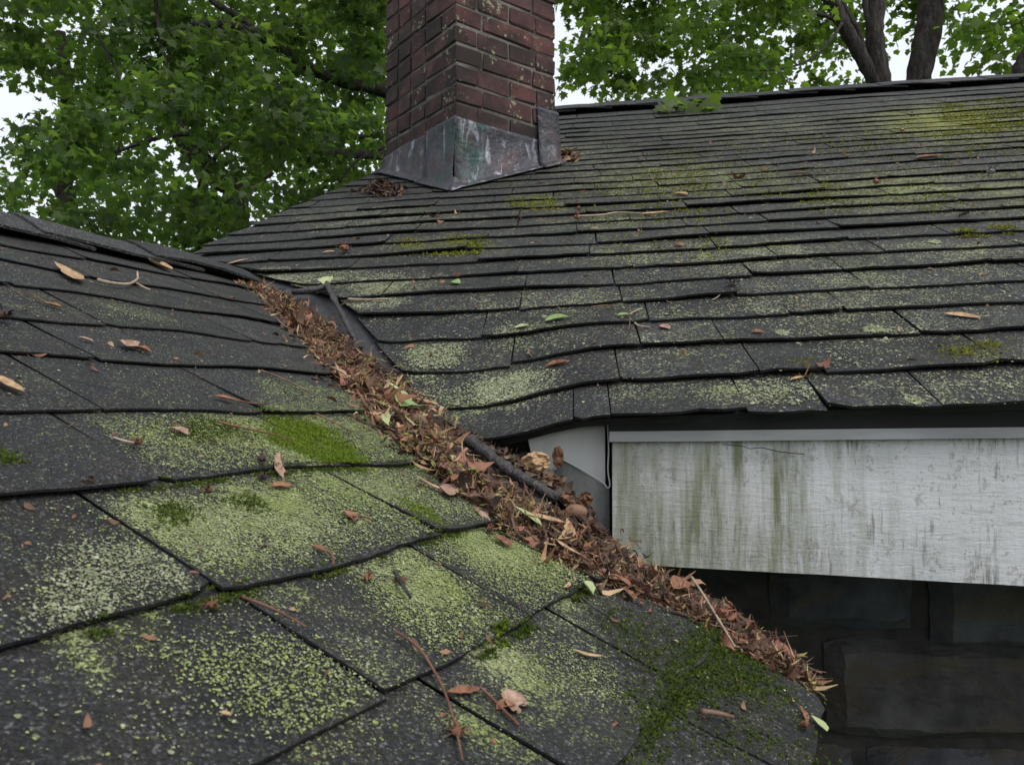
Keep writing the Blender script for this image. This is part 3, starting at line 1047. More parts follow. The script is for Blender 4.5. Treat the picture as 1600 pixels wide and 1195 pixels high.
tufts('moss', MAIN, main_rows, ML, np.concatenate(pts), 0.0045, M['moss_yellow'], main_roof, 'olive yellow moss in bands along the upper courses')


# round lichen rosettes
def rosette(x, y, w, label):
    u, v = MAIN.uv(x, y)
    k = 140
    a = rng.uniform(0, 6.28, k); r = np.sqrt(rng.uniform(0, 1, k)) * w
    P = np.stack([u + r * np.cos(a), v + r * np.sin(a) * 1.5], 1)
    o = flecks('lichen_rosette', MAIN, main_rows, ML, P, w * 0.16, M['lichen_pale'], main_roof, label, relief=0.9)
    o['kind'] = 'stuff'


rosette(1368, 527, 0.020, 'thick oval lichen rosette right of centre on the upper slope')
rosette(1222, 527, 0.012, 'small lichen rosette')
rosette(1425, 634, 0.012, 'small pale lichen rosette on the eave course')
rosette(1460, 385, 0.014, 'pale lichen rosette high on the slope')

# ---------------------------------------------------------------- chimney
RT = np.array([0.792, 0.610, 0]); LF = np.array([-0.610, 0.792, 0])
C0 = np.array([-0.218, 2.93, 0.0])
WR, WL = 0.507, 0.567


def roof_z(P):
    return (-MAIN.D - MAIN.n[0] * P[0] - MAIN.n[1] * P[1]) / MAIN.n[2]


ztop_fl = float(at(711, 184, C0[1])[2])
BH = 0.0785
Z1 = 2.35
ins = 0.009
ins = 0.005
core = [C0 + RT * ins + LF * ins, C0 + RT * (WR - ins) + LF * ins, C0 + RT * (WR - ins) + LF * (WL - ins), C0 + RT * ins + LF * (WL - ins)]
V = [np.array([p[0], p[1], 0.3]) for p in core] + [np.array([p[0], p[1], Z1]) for p in core]
chim = mesh_obj('chimney', V, [(0, 1, 5, 4), (1, 2, 6, 5), (2, 3, 7, 6), (3, 0, 4, 7), (4, 5, 6, 7)], M['mortar'], house)
tag(chim, 'square red brick chimney standing on the upper roof slope, set at an angle')


def brick(o, dx, dy, L, Wd, H, z):
    """box with softened edges; o corner, dx, dy unit vectors"""
    c = 0.005
    V = []
    j = lambda: rnd.uniform(-0.0032, 0.0032)
    for zz, k in ((0, c), (c, 0), (H - c, 0), (H, c)):
        for a, b in ((k, k), (L - k, k), (L - k, Wd - k), (k, Wd - k)):
            V.append(o + dx * (a + j()) + dy * (b + j()) + np.array([0, 0, z + zz + j()]))
    Fc = [(3, 2, 1, 0), (12, 13, 14, 15)]
    for q in range(3):
        for i in range(4):
            a = q * 4 + i; b = q * 4 + (i + 1) % 4
            Fc.append((a, b, b + 4, a + 4))
    return mesh_obj('brick', V, Fc, M['brick'], chim)


# courses: joint heights line up with the top of the flashing
z = ztop_fl - 0.01 - 4 * BH
row = 0
mj = 0.011
while z + BH < Z1:
    off = row % 2
    # right face (along RT), left face (along LF): corner bricks are shared
    def course(start, dx, dy, length, splits):
        e = [0] + splits + [length]
        for a, b in zip(e, e[1:]):
            out = rnd.uniform(-0.002, 0.0025)
            brick(start + dx * (a + (mj / 2 if a > 0 else 0)) - dy * out, dx, dy, (b - a) - (mj / 2 if a > 0 else 0) - (mj / 2 if b < length else 0), 0.10, BH - mj, z)
    if off:
        course(C0, RT, LF, WR, [0.127, 0.382])
        course(C0 + LF * 0.105, LF, RT, WL - 0.105, [0.125, 0.245, 0.35])
        # hidden faces
        course(C0 + RT * (WR) + LF * 0.105, LF, -RT, WL - 0.105, [0.2])
    else:
        course(C0 + RT * 0.105, RT, LF, WR - 0.105, [0.155, 0.30])
        course(C0, LF, RT, WL, [0.225, 0.345, 0.46])
        course(C0 + RT * WR, LF, -RT, WL, [0.25])
    z += BH; row += 1


# lead flashing: left face in two lapped sheets, right face, step piece
def sheet(parent, name, corners, dx, out, nseg=10, label=None, thick=0.003, lip=0.012):
    """corners: list of (t, ztop, zbot); vertical sheet wrapping the face, its foot turned out over the shingles"""
    V, Fc = [], []
    n = len(corners)
    for (t, zt, zb) in corners:
        p = C0 + dx * t
        w = rnd.uniform(-0.002, 0.003)
        for zz, oo in ((zt, 0.004), (zt - 0.012, 0.010), (zt - 0.02, 0.007), ((zt + zb) / 2, 0.012 + w), (zb + 0.02, 0.016 + w), (zb + 0.004, 0.03)):
            V.append(np.array([p[0], p[1], zz]) + out * oo)
        q = np.array([p[0], p[1], zb + 0.004]) + out * 0.05 - (dx * 0.035 if t < 0 else 0)
        q[2] = roof_z(q) + 0.018
        V.append(q)
    for i in range(n - 1):
        for k in range(6):
            a = i * 7 + k
            Fc.append((a, a + 7, a + 8, a + 1))
    o = mesh_obj(name, V, Fc, M['lead'], parent, smoothed=True)
    so = o.modifiers.new('thickness', 'SOLIDIFY'); so.thickness = thick; so.offset = 0
    if label: tag(o, label)
    return o


zt = ztop_fl
outL, outR = -RT, -LF
rz = lambda t, dx, out: float(roof_z(C0 + dx * t + out * 0.02)) + 0.012
# left face: two sheets
Lc = []
for t in np.linspace(0.19, WL + 0.012, 9):
    Lc.append((t, zt + 0.004 * math.sin(t * 20), rz(t, LF, outL)))
sheet(chim, 'flashing', Lc, LF, outL)
Lc = [(t, zt + 0.006, rz(t, LF, outL)) for t in np.linspace(-0.012, 0.21, 6)]
o = sheet(chim, 'flashing', Lc, LF, outL * 1.25)
tag(o, 'green stained corner piece of the lead flashing')
# right face
Rc = [(t, zt + 0.003 - 0.0 * t, rz(t, RT, outR)) for t in np.linspace(-0.014, WR - 0.06, 11)]
sheet(chim, 'flashing', Rc, RT, outR)
# step piece wrapping the far right corner
Rc = [(t, zt + 0.145, rz(t, RT, outR)) for t in np.linspace(WR - 0.105, WR + 0.012, 5)]
o = sheet(chim, 'flashing', Rc, RT, outR * 1.3)
tag(o, 'raised step flashing wrapping the right corner')
Rc = []
V, Fc = [], []
for i, t in enumerate(np.linspace(-0.01, WL, 8)):
    p = C0 + RT * (WR + 0.012) + LF * t
    V += [np.array([p[0], p[1], zt + 0.145 + 0.35 * t]), np.array([p[0], p[1], roof_z(p) + 0.01])]
for i in range(7): Fc.append((2 * i, 2 * i + 1, 2 * i + 3, 2 * i + 2))
mesh_obj('flashing', V, Fc, M['lead'], chim)

# folded corner of the apron
def foot(P, lift):
    P = np.array(P, float); P[2] = roof_z(P) + lift
    return P


V = [C0 + (outL + outR) * 0.016 + np.array([0, 0, roof_z(C0 + (outL + outR) * 0.016) + 0.06]), foot(C0 + outL * 0.055 + LF * 0.01, 0.022), foot(C0 + (outL + outR) * 0.055, 0.016), foot(C0 + outR * 0.055 + RT * 0.01, 0.022)]
o = mesh_obj('flashing', V, [(0, 1, 2), (0, 2, 3)], M['lead'], chim)
tag(o, 'small folded foot of the flashing at the front corner')

# ---------------------------------------------------------------- fascia, trim, panel, soffit, wall
def board(name, corners, back, thick, mat, parent, nx=24, nz=4, wob=0.0012, label=None):
    """board in the fascia plane; corners (s,z): bl, br, tr, tl"""
    bl, br, tr, tl = [np.array(c, float) for c in corners]
    V, Fc = [], []
    for lay in (0, 1):
        for j in range(nz + 1):
            for i in range(nx + 1):
                s = i / nx; t = j / nz
                q = (bl * (1 - s) + br * s) * (1 - t) + (tl * (1 - s) + tr * s) * t
                w = wob * math.sin(s * 23 + t * 5) if lay == 0 else 0
                if j == 0: q = q + np.array([0, rnd.uniform(-.0004, .0004)])
                V.append(wallP(q[0], q[1], back + lay * thick + w))
    N = (nx + 1) * (nz + 1)
    for j in range(nz):
        for i in range(nx):
            a = j * (nx + 1) + i
            Fc.append((a, a + 1, a + nx + 2, a + nx + 1))
            Fc.append((a + N, a + nx + 1 + N, a + nx + 2 + N, a + 1 + N))
    rim = list(range(nx + 1)) + [j * (nx + 1) + nx for j in range(1, nz + 1)] + [nz * (nx + 1) + i for i in range(nx - 1, -1, -1)] + [j * (nx + 1) for j in range(nz - 1, 0, -1)]
    for k in range(len(rim)):
        a, b = rim[k], rim[(k + 1) % len(rim)]
        Fc.append((b, a, a + N, b + N))
    o = mesh_obj(name, V, Fc, mat, parent)
    if label: tag(o, label)
    return o


def ext(p, q, s):
    return (s, p[1] + (q[1] - p[1]) * (s - p[0]) / (q[0] - p[0]))


tl = vert_hit(957, 692)[:2]; tr = vert_hit(1600, 685)[:2]
bl = vert_hit(957, 880)[:2]; br = vert_hit(1600, 915)[:2]
SR = 3.2
TLt = (tl[0], tl[1] + 0.02)
board('fascia_board', [bl, ext(bl, br, SR), (SR, ext(tl, tr, SR)[1] + 0.02), TLt], 0.0, 0.022, M['paint'], house, nx=60, nz=6, label='wide weathered white fascia board with green algae streaks')
t0 = vert_hit(952, 690)[:2]; t1 = vert_hit(952, 648)[:2]
t2 = vert_hit(1600, 683)[:2]; t3 = vert_hit(1600, 630)[:2]
board('trim_board', [t0, ext(t0, t2, SR), (SR, ext(t1, t3, SR)[1] + 0.01), (t1[0], t1[1] + 0.005)], -0.004, 0.0035, M['shade_and_stain'], house, nx=40, nz=2, label='thin stained trim board under the shingle edge, coloured dark as overhang shade')
# small drip lip at the trim foot
a0 = vert_hit(952, 690)[:2]; a1 = vert_hit(952, 674)[:2]; a2 = vert_hit(1600, 684)[:2]; a3 = vert_hit(1600, 667)[:2]
board('drip_edge', [a0, ext(a0, a2, SR), ext(a1, a3, SR), a1], -0.012, 0.0075, M['trim'], house, nx=20, nz=1, label='pale drip lip along the foot of the trim')

# panel and metal in the open corner
BK = 0.035
pc = [vert_hit(x, y, BK)[:2] for x, y in ((850, 800), (946, 800), (945, 645), (822, 672))]
board('end_panel', pc, BK, 0.012, M['panel'], house, nx=6, nz=4, label='plain white panel closing the corner under the curled shingles')
V = []
fl = [(872, 714), (905, 733), (952, 762), (953, 845), (905, 800), (870, 770)]
for lay in (0, 1):
    for x, y in fl:
        V.append(vert_hit(x, y, BK - 0.012 + 0.004 * lay)[2])
n = len(fl)
Fc = [tuple(range(n)), tuple(range(2 * n - 1, n - 1, -1))] + [((i + 1) % n, i, i + n, (i + 1) % n + n) for i in range(n)]
o = mesh_obj('flashing', V, Fc, M['zinc'], house); tag(o, 'bent grey metal flashing in the open corner beside the fascia')
# bright folded rim of the metal
pts_ = [vert_hit(x, y, BK - 0.016)[2] for x, y in ((868, 712), (905, 731), (940, 752), (949, 762), (953, 757), (950, 735), (951, 700), (949, 660))]
V, Fc = tube(catmull(pts_, 4), 0.0013, 6)
o = mesh_obj('flashing_rim', V, Fc, M['panel'], house, smoothed=True); tag(o, 'folded rim of the corner flashing')
# dark slot between panel and fascia
V = [wallP(*vert_hit(945, 640, 0.02)[:2], 0.02), wallP(*vert_hit(957, 640, 0.02)[:2], 0.02), wallP(*vert_hit(957, 900, 0.02)[:2], 0.02), wallP(*vert_hit(945, 900, 0.02)[:2], 0.02)]

pts_ = [vert_hit(x, y, -0.0002)[2] for x, y in ((1128, 694), (1160, 697), (1172, 701), (1190, 699), (1215, 705), (1238, 708), (1256, 709))]
V, Fc = tube(pts_, 0.0007, 5)
o = mesh_obj('crack', V, Fc, M['edge'], house); tag(o, 'thin crack in the paint near the top of the fascia')

# soffit and wall behind
WB = 0.30
sb = ext(bl, br, -0.7); se = ext(bl, br, SR)
V = [wallP(-0.0, bl[1] + 0.004, 0.022), wallP(SR, se[1] + 0.004, 0.022), wallP(SR, se[1] + 0.004, WB), wallP(-0.0, bl[1] + 0.004, WB)]
V += [p + np.array([0, 0, 0.012]) for p in V]
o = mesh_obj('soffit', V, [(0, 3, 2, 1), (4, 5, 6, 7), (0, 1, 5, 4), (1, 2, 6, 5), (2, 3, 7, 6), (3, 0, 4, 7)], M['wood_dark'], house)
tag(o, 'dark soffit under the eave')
# backing of the cavity left of the fascia
V = [wallP(-0.75, -1.0, WB - 0.01), wallP(SR, -1.0, WB - 0.01), wallP(SR, 0.12, WB - 0.01), wallP(-0.75, 0.02, WB - 0.01)]

w0 = vert_hit(1285, 1000, WB)
wall_s0, wall_z0 = w0[0], w0[1]
core = [wallP(-0.6, GZ, WB + 0.02), wallP(SR, GZ, WB + 0.02), wallP(SR, 0.05, WB + 0.02), wallP(-0.6, -0.02, WB + 0.02)]
V = core + [p - HN * 0.3 for p in core]
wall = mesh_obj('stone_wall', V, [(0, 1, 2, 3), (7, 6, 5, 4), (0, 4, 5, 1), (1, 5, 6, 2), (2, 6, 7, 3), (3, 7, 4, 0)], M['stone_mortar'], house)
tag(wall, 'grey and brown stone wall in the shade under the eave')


def stone(s0, s1, z0, z1, depth):
    """rough faced block with chipped, rounded outline"""
    nx, nz = max(3, int((s1 - s0) / 0.03)), max(2, int((z1 - z0) / 0.022))
    V, Fc = [], []
    ph = rnd.random() * 50
    for j in range(nz + 1):
        for i in range(nx + 1):
            s = s0 + (s1 - s0) * i / nx; z = z0 + (z1 - z0) * j / nz
            edge = i in (0, nx) or j in (0, nz)
            d = depth * (0.15 if edge else 1.0)
            d += 0.35 * depth * noise.fractal(Vector((s * 7 + ph, z * 16, ph)), 0.7, 2, 3)
            lay_ = noise.noise(Vector((s * 3.1 + ph, z * 9, 1)))
            d += 0.30 * depth * (math.floor(lay_ * 5) / 5)
            sj = rnd.uniform(-.003, .003)
            if i in (0, nx) and j in (0, nz): z += (z1 - z0) * (0.06 if j == 0 else -0.06)
            V.append(wallP(s + sj, z + sj, WB + 0.02 - d))
    for j in range(nz):
        for i in range(nx):
            a = j * (nx + 1) + i
            Fc.append((a, a + 1, a + nx + 2, a + nx + 1))
    rim = list(range(nx + 1)) + [j * (nx + 1) + nx for j in range(1, nz + 1)] + [nz * (nx + 1) + i for i in range(nx - 1, -1, -1)] + [j * (nx + 1) for j in range(nz - 1, 0, -1)]
    b0 = len(V)
    for r_ in rim: V.append(np.array(V[r_]) - HN * (depth * 0.5 + 0.01))
    m = len(rim)
    for k in range(m): Fc.append((rim[(k + 1) % m], rim[k], b0 + k, b0 + (k + 1) % m))
    o = mesh_obj('stone', V, Fc, M['stone'], wall, smoothed=False)


def wz(x, y): return vert_hit(x, y, WB)[:2]


sA = wz(1290, 1000); sB = wz(1660, 1160)
stone(sA[0], sA[0] + 0.50, sB[1], wz(1290, 998)[1], 0.035)
z_a0, z_a1 = sB[1], wz(1290, 998)[1]
c0 = wz(1427, 988); stone(sA[0] - 0.10, c0[0], c0[1] + 0.002, wz(1400, 898)[1] + 0.02, 0.03)
c1 = wz(1458, 1008); stone(c1[0], c1[0] + 0.42, c1[1] - 0.01, wz(1500, 905)[1] + 0.03, 0.032)
s = sA[0] + 0.53; zt_ = z_a1
while s < SR - 0.3:
    w = rnd.uniform(0.25, 0.5); stone(s, s + w, z_a0 + 0.01, zt_ - 0.03, 0.03); s += w + 0.03
s = c1[0] + 0.45
while s < SR - 0.3:
    w = rnd.uniform(0.2, 0.45); stone(s, s + w, c1[1] + 0.01, -0.12, 0.03); s += w + 0.03
zz = z_a0 - 0.025
while zz > -1.5:
    hh = rnd.uniform(0.1, 0.2)
    s = -0.1 + rnd.uniform(0, .2)
    while s < 2.6:
        w = rnd.uniform(0.2, 0.5); stone(s, s + w, zz - hh, zz, 0.03); s += w + 0.025
    zz -= hh + 0.025
s = -0.45
while s < sA[0] - 0.35:
    w = rnd.uniform(0.15, 0.3); stone(s, s + w, -0.33, -0.2, 0.03); s += w + 0.025

# gable side of the lower wing below its valley edge (closes the gap from below)
e0 = NEAR.P(near_right(NEAR_EAVE) + 0.0, NEAR_EAVE + 0.01, -0.03); e1 = NEAR.P(near_right(0.52), 0.52, -0.03)
V = [e0, e1, np.array([e1[0], e1[1], GZ]), np.array([e0[0], e0[1], GZ])]
V2 = [p + np.array([-0.06, -0.03, 0]) for p in V]
o = mesh_obj('side_wall', V + V2, [(0, 1, 2, 3), (7, 6, 5, 4), (0, 4, 5, 1), (1, 5, 6, 2), (2, 6, 7, 3), (3, 7, 4, 0)], M['stone_mortar'], house)
tag(o, 'side wall below the edge of the lower roof')
# wall under the lower eave
e2 = NEAR.P(-1.3, NEAR_EAVE + 0.05, -0.03); e3 = NEAR.P(near_right(NEAR_EAVE) - 0.02, NEAR_EAVE + 0.05, -0.03)
V = [e2, e3, np.array([e3[0], e3[1], GZ]), np.array([e2[0], e2[1], GZ])]
V2 = [p + np.array([-0.1, 0.05, 0]) for p in V]
o = mesh_obj('side_wall', V + V2, [(0, 1, 2, 3), (7, 6, 5, 4), (0, 4, 5, 1), (1, 5, 6, 2), (2, 6, 7, 3), (3, 7, 4, 0)], M['stone_mortar'], house)
tag(o, 'wall below the eave of the lower roof')


# ---------------------------------------------------------------- litter in the valley
def first_hit(x, y, h):
    r = ray(x, y)
    tn = -(NEAR.D - h) / np.dot(NEAR.n, r); tm = -(MAIN.D - h) / np.dot(MAIN.n, r)
    P = r * tn
    if tm > 0:
        Q = r * tm
        if float(Q @ MAIN.u) > 1.10 and tm < tn: return Q, MAIN
    return P, NEAR


def bits(name, centers, normals, sizes, mat, parent=None, curl=0.6, aspect=(0.12, 0.4), flat=False):
    """curled slivers of dead leaf: each a bent strip of 4 quads (8 tris)"""
    n = len(centers)
    nrm = normals / np.linalg.norm(normals, axis=1)[:, None]
    rv = rng.normal(size=(n, 3))
    d = rv - nrm * np.sum(rv * nrm, 1)[:, None]
    d /= np.linalg.norm(d, axis=1)[:, None]
    d = d + nrm * rng.uniform(-0.22, 0.25, n)[:, None] * (0.35 if flat else 1.0); d /= np.linalg.norm(d, axis=1)[:, None]
    w = np.cross(nrm, d); w /= np.linalg.norm(w, axis=1)[:, None]
    roll = rng.uniform(-1.1, 1.1, n)[:, None]
    up = np.cross(d, w)
    w2 = w * np.cos(roll) + up * np.sin(roll); up2 = np.cross(d, w2)
    asp = rng.uniform(aspect[0], aspect[1], n)
    cu = rng.normal(0, 0.25 if flat else curl, n); side = rng.normal(0, curl * 0.8, n)
    if flat:
        w2, up2 = w, up
    ks = 5
    Vs = np.zeros((n, ks, 2, 3))
    for k in range(ks):
        t = k / (ks - 1) - 0.5
        wid = (1 - (2 * t) ** 2) * 0.85 + 0.12
        mid = centers + d * (t * sizes)[:, None] + up2 * (cu * (t * t) * sizes * 1.6)[:, None] + w2 * (side * t * t * sizes)[:, None]
        hw = (0.5 * wid * asp * sizes)[:, None] * w2
        tw = (rng.normal(0, 0.12, n) * asp * sizes)[:, None] * up2
        Vs[:, k, 0] = mid + hw + tw; Vs[:, k, 1] = mid - hw
    T = []
    for k in range(ks - 1):
        a = 2 * k
        T += [[a, a + 1, a + 3], [a, a + 3, a + 2]]
    T = np.array(T)[None] + (np.arange(n) * ks * 2)[:, None, None]
    return fast_tris(name, Vs.reshape(-1, 3), T.reshape(-1, 3), mat, parent)


# width and height of the pile along the valley, in plane coordinates of the lower roof
pile_axis = [(375, 440, 10, 12, .006), (420, 462, 30, 20, .009), (470, 500, 36, 34, .012), (530, 560, 42, 48, .016), (590, 610, 60, 50, .024), (640, 660, 68, 48, .028), (700, 715, 62, 38, .026),
             (760, 765, 60, 30, .024), (830, 808, 80, 45, .028), (900, 855, 75, 60, .030), (970, 895, 60, 45, .026), (1040, 925, 45, 35, .024), (1110, 965, 42, 34, .024), (1180, 1010, 42, 34, .022), (1235, 1045, 36, 28, .016), (1270, 1072, 18, 14, .008)]


def pile_points(n, spread=1.0, lo=0, hi=None, base=0.0):
    ax = pile_axis[lo:hi]
    seg = []
    for a, b in zip(ax, ax[1:]):
        pa = NEAR.uv(a[0], a[1]); pb = NEAR.uv(b[0], b[1])
        seg.append(math.hypot(pa[0] - pb[0], pa[1] - pb[1]) * (a[2] + b[2]) ** 0.5)
    seg = np.array(seg); seg /= seg.sum()
    C, N = [], []
    for _ in range(n):
        i = rng.choice(len(seg), p=seg); t = rng.random()
        a, b = ax[i], ax[i + 1]
        x, y, rx, ry, hh = [a[k] * (1 - t) + b[k] * t for k in range(5)]
        s = float(np.clip(rng.normal(0, 0.52 * spread), -1.7, 1.6))
        # across the valley
        px = x + s * rx * 0.54; py = y - s * ry * 0.37
        prof = max(0.0, 1 - s * s)
        h = hh * prof * rng.uniform(0.12, 0.62) * (1.0 if y < 760 else 0.62) + 0.005
        if noise.fractal(Vector((px * 0.035, py * 0.045, 2.0)), 0.6, 2.0, 3) < -0.10 and rng.random() < 0.8: continue
        P, pl = first_hit(px, py, h)
        C.append(P); N.append(pl.n + rng.normal(0, 0.3, 3))
    return np.array(C), np.array(N)


# mound of leaf mould under the loose bits
def mound():
    V, Fc = [], []
    m = 9
    ax = []
    for a, b in zip(pile_axis, pile_axis[1:]):
        for k in range(4):
            t = k / 4; ax.append([a[i] * (1 - t) + b[i] * t for i in range(5)])
    ax.append(list(pile_axis[-1]))
    for (x, y, rx, ry, hh) in ax:
        for j in range(m):
            s = -1.05 + 2.1 * j / (m - 1)
            px = x + s * rx * 0.56; py = y - s * ry * 0.38
            prof = max(0.0, 1 - s * s)
            P, pl = first_hit(px, py, hh * 0.20 * prof + 0.002 + (0.003 if 0 < j < m - 1 else -0.004))
            P = P + pl.n * 0.003 * noise.noise(Vector((px * .1, py * .1, 0)))
            V.append(P)
    for i in range(len(ax) - 1):
        for j in range(m - 1):
            a = i * m + j
            Fc.append((a, a + 1, a + m + 1, a + m))
    return V, Fc


V, Fc = mound()
debris = mesh_obj('debris', V, Fc, M['soil'], None, smoothed=True)
tag(debris, 'long drift of dead leaves and stems filling the roof valley', 'leaf litter', kind='stuff')
hd = len(pile_axis)
for nm, n, sz, mt, lo, hi, asp in (('leaf_bits', 3300, 0.0180, 'litter', 0, 9, (0.07, 0.34)), ('leaf_bits', 2500, 0.0130, 'litter', 8, hd, (0.06, 0.28)),
                                   ('leaf_bits', 2400, 0.017, 'litter_dark', 0, 9, (0.1, 0.5)), ('leaf_bits', 3400, 0.0125, 'litter_dark', 8, hd, (0.08, 0.5)), ('stem_bits', 1300, 0.026, 'litter_dark', 7, hd, (0.03, 0.07)),
                                   ('leaf_bits', 900, 0.018, 'litter_green', 0, 9, (0.06, 0.25)), ('leaf_bits', 700, 0.013, 'litter_green', 5, hd, (0.06, 0.3)),
                                   ('stem_bits', 1900, 0.030, 'litter', 0, hd, (0.025, 0.06)), ('leaf_bits', 620, 0.021, 'litter_pale', 0, 9, (0.06, 0.26)), ('leaf_bits', 380, 0.015, 'litter_pale', 7, hd, (0.05, 0.24)), ('leaf_bits', 200, 0.022, 'litter_red', 0, 9, (0.2, 0.45)), ('leaf_bits', 130, 0.015, 'litter_red', 8, hd, (0.2, 0.45)), ('stem_bits', 500, 0.026, 'litter_green', 0, hd, (0.03, 0.06))):
    C, N = pile_points(n, 1.0, lo, hi)
    n = len(C)
    s_ = sz * rng.lognormal(0, 0.38, n)
    # far bits seen small in the photograph: same real size
    o = bits(nm, C, N, s_, M[mt], debris, aspect=asp, curl=1.4 if nm == 'stem_bits' else 0.8, flat=nm == 'stem_bits')
    o['kind'] = 'stuff'

# debris bed in the dark corner under the curled shingles
front = [NEAR.P(*NEAR.uv(x, y), 0.006) for x, y in ((700, 690), (745, 722), (800, 752), (860, 790), (915, 835), (960, 872))]
back = [vert_hit(x, y, BK - 0.018)[2] for x, y in ((748, 694), (788, 712), (832, 730), (876, 756), (906, 806), (950, 860))]
V, Fc = [], []
for f_, b_ in zip(front, back):
    for k in range(6):
        t = k / 5
        V.append(f_ * (1 - t) + b_ * t + np.array([0, 0, 0.010 * math.sin(t * 9 + f_[0] * 30)]))
for i in range(5):
    for k in range(5):
        a = i * 6 + k
        Fc.append((a, a + 6, a + 7, a + 1))
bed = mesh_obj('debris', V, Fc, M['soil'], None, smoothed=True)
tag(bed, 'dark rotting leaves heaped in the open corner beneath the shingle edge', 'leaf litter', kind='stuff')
C = []
for _ in range(650):
    i = rng.integers(0, 5); t = rng.random(); s = rng.random()
    f_ = front[i] * (1 - t) + front[i + 1] * t; b_ = back[i] * (1 - t) + back[i + 1] * t
    C.append(f_ * (1 - s) + b_ * s + np.array([0, 0, rng.uniform(0.0, 0.018)]))
C = np.array(C)
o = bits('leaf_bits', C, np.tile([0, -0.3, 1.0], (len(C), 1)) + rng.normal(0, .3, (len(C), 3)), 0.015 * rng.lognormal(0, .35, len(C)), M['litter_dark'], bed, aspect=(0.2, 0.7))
o['kind'] = 'stuff'

# heaps by the chimney
def heap(x, y, rx, ry, n, sz, label, hmax=0.05):
    C = []
    for _ in range(n):
        a = rng.uniform(0, 6.28); r = abs(rng.normal(0, 0.5))
        px = x + r * rx * math.cos(a); py = y + r * ry * math.sin(a)
        u, v = MAIN.uv(px, py)
        C.append(MAIN.P(u, v, 0.014 + hmax * max(0, 1 - r) * rng.random()))
    C = np.array(C)
    o = bits('debris', C, np.tile(MAIN.n, (n, 1)) + rng.normal(0, .3, (n, 3)), sz * rng.lognormal(0, .35, n), M['litter_dark'] if n > 200 else M['litter'], None)
    tag(o, label, 'leaf litter', kind='stuff')


heap(597, 303, 34, 7, 900, 0.028, 'small heap of dead leaves caught against the lower left foot of the chimney', 0.04)
heap(882, 251, 22, 4, 60, 0.05, 'few dead leaves lying at the right foot of the chimney', 0.03)


# ---------------------------------------------------------------- single litter items
def surf(plane, x, y, h=0.0):
    u, v = plane.uv(x, y)
    hh = float(row_height(near_rows if plane is NEAR else main_rows, np.array([v]), NL if plane is NEAR else ML)[0])
    return plane.P(u, v, hh + h)


def blade(plane, A, B, width, mat, name, label, cat, bend=0.25, curl=0.3, tip=1.0, lift=0.002, stalk=None, group=None, fold=0.25, base=None, twist=0.0, jag=0.22):
    """a leaf or winged seed lying from A to B (pixels): curved, cupped, with a midrib crease"""
    p0, p1 = surf(plane, *A), surf(plane, *B)
    if base is not None:
        _, plane = first_hit((A[0] + B[0]) / 2, (A[1] + B[1]) / 2, 0.015)
        p0, p1 = [ray(*q) * (-(plane.D - 0.015) / np.dot(plane.n, ray(*q))) for q in (A, B)]
    d = p1 - p0; L = np.linalg.norm(d); d /= L
    n = plane.n; w = np.cross(n, d); w /= np.linalg.norm(w)
    W = width * L
    ks = 9
    V, Fc = [], []
    for k in range(ks):
        t = k / (ks - 1)
        prof = math.sin(math.pi * min(1, t ** tip)) ** 0.75 if 0 < t < 1 else 0.03
        mid = p0 + d * (t * L) + w * (bend * L * (t - t * t) * 1.6) + n * (lift + curl * L * (t - 0.5) ** 2 * 0.6)
        tw = twist * (t - 0.5)
        ww = w * math.cos(tw) + n * math.sin(tw); up = n * math.cos(tw) - w * math.sin(tw)
        for q in (-1, -0.5, 0, 0.5, 1):
            jg = 1 + jag * rnd.uniform(-1, 1) if abs(q) == 1 else 1
            V.append(mid + ww * (q * W * 0.5 * prof * jg) + up * (abs(q) ** 1.5 * fold * W * prof))
    for k in range(ks - 1):
        for q in range(4):
            a = k * 5 + q
            Fc.append((a, a + 1, a + 6, a + 5))
    o = mesh_obj(name, V, Fc, M[mat], None, smoothed=True)
    so = o.modifiers.new('thickness', 'SOLIDIFY'); so.thickness = 0.0005
    if stalk:
        pts = [surf(plane, *q) + n * 0.004 for q in stalk]
        tv, tf = tube(catmull(pts, 4), [0.0011] * (4 * (len(pts) - 1) + 1), 5)
        mesh_obj('stalk', tv, tf, M['stem'], o, smoothed=True)
    tag(o, label, cat, group)
    return o


def stick(plane, pts, r, mat, name, label, cat, h=0.004, knots=0.15, parent=None, base=None):
    P = [(base(*q) if base else surf(plane, *q)) + plane.n * (h + r) for q in pts]
    P = catmull(P, 6)
    R = [r * (1 - 0.45 * i / len(P)) * (1 + knots * math.sin(i * 1.9) ** 4 * 1.5) for i in range(len(P))]
    V, Fc = tube(P, R, 8)
    o = mesh_obj(name, V, Fc, M[mat], parent, smoothed=True)
    if parent is None: tag(o, label, cat)
    return o


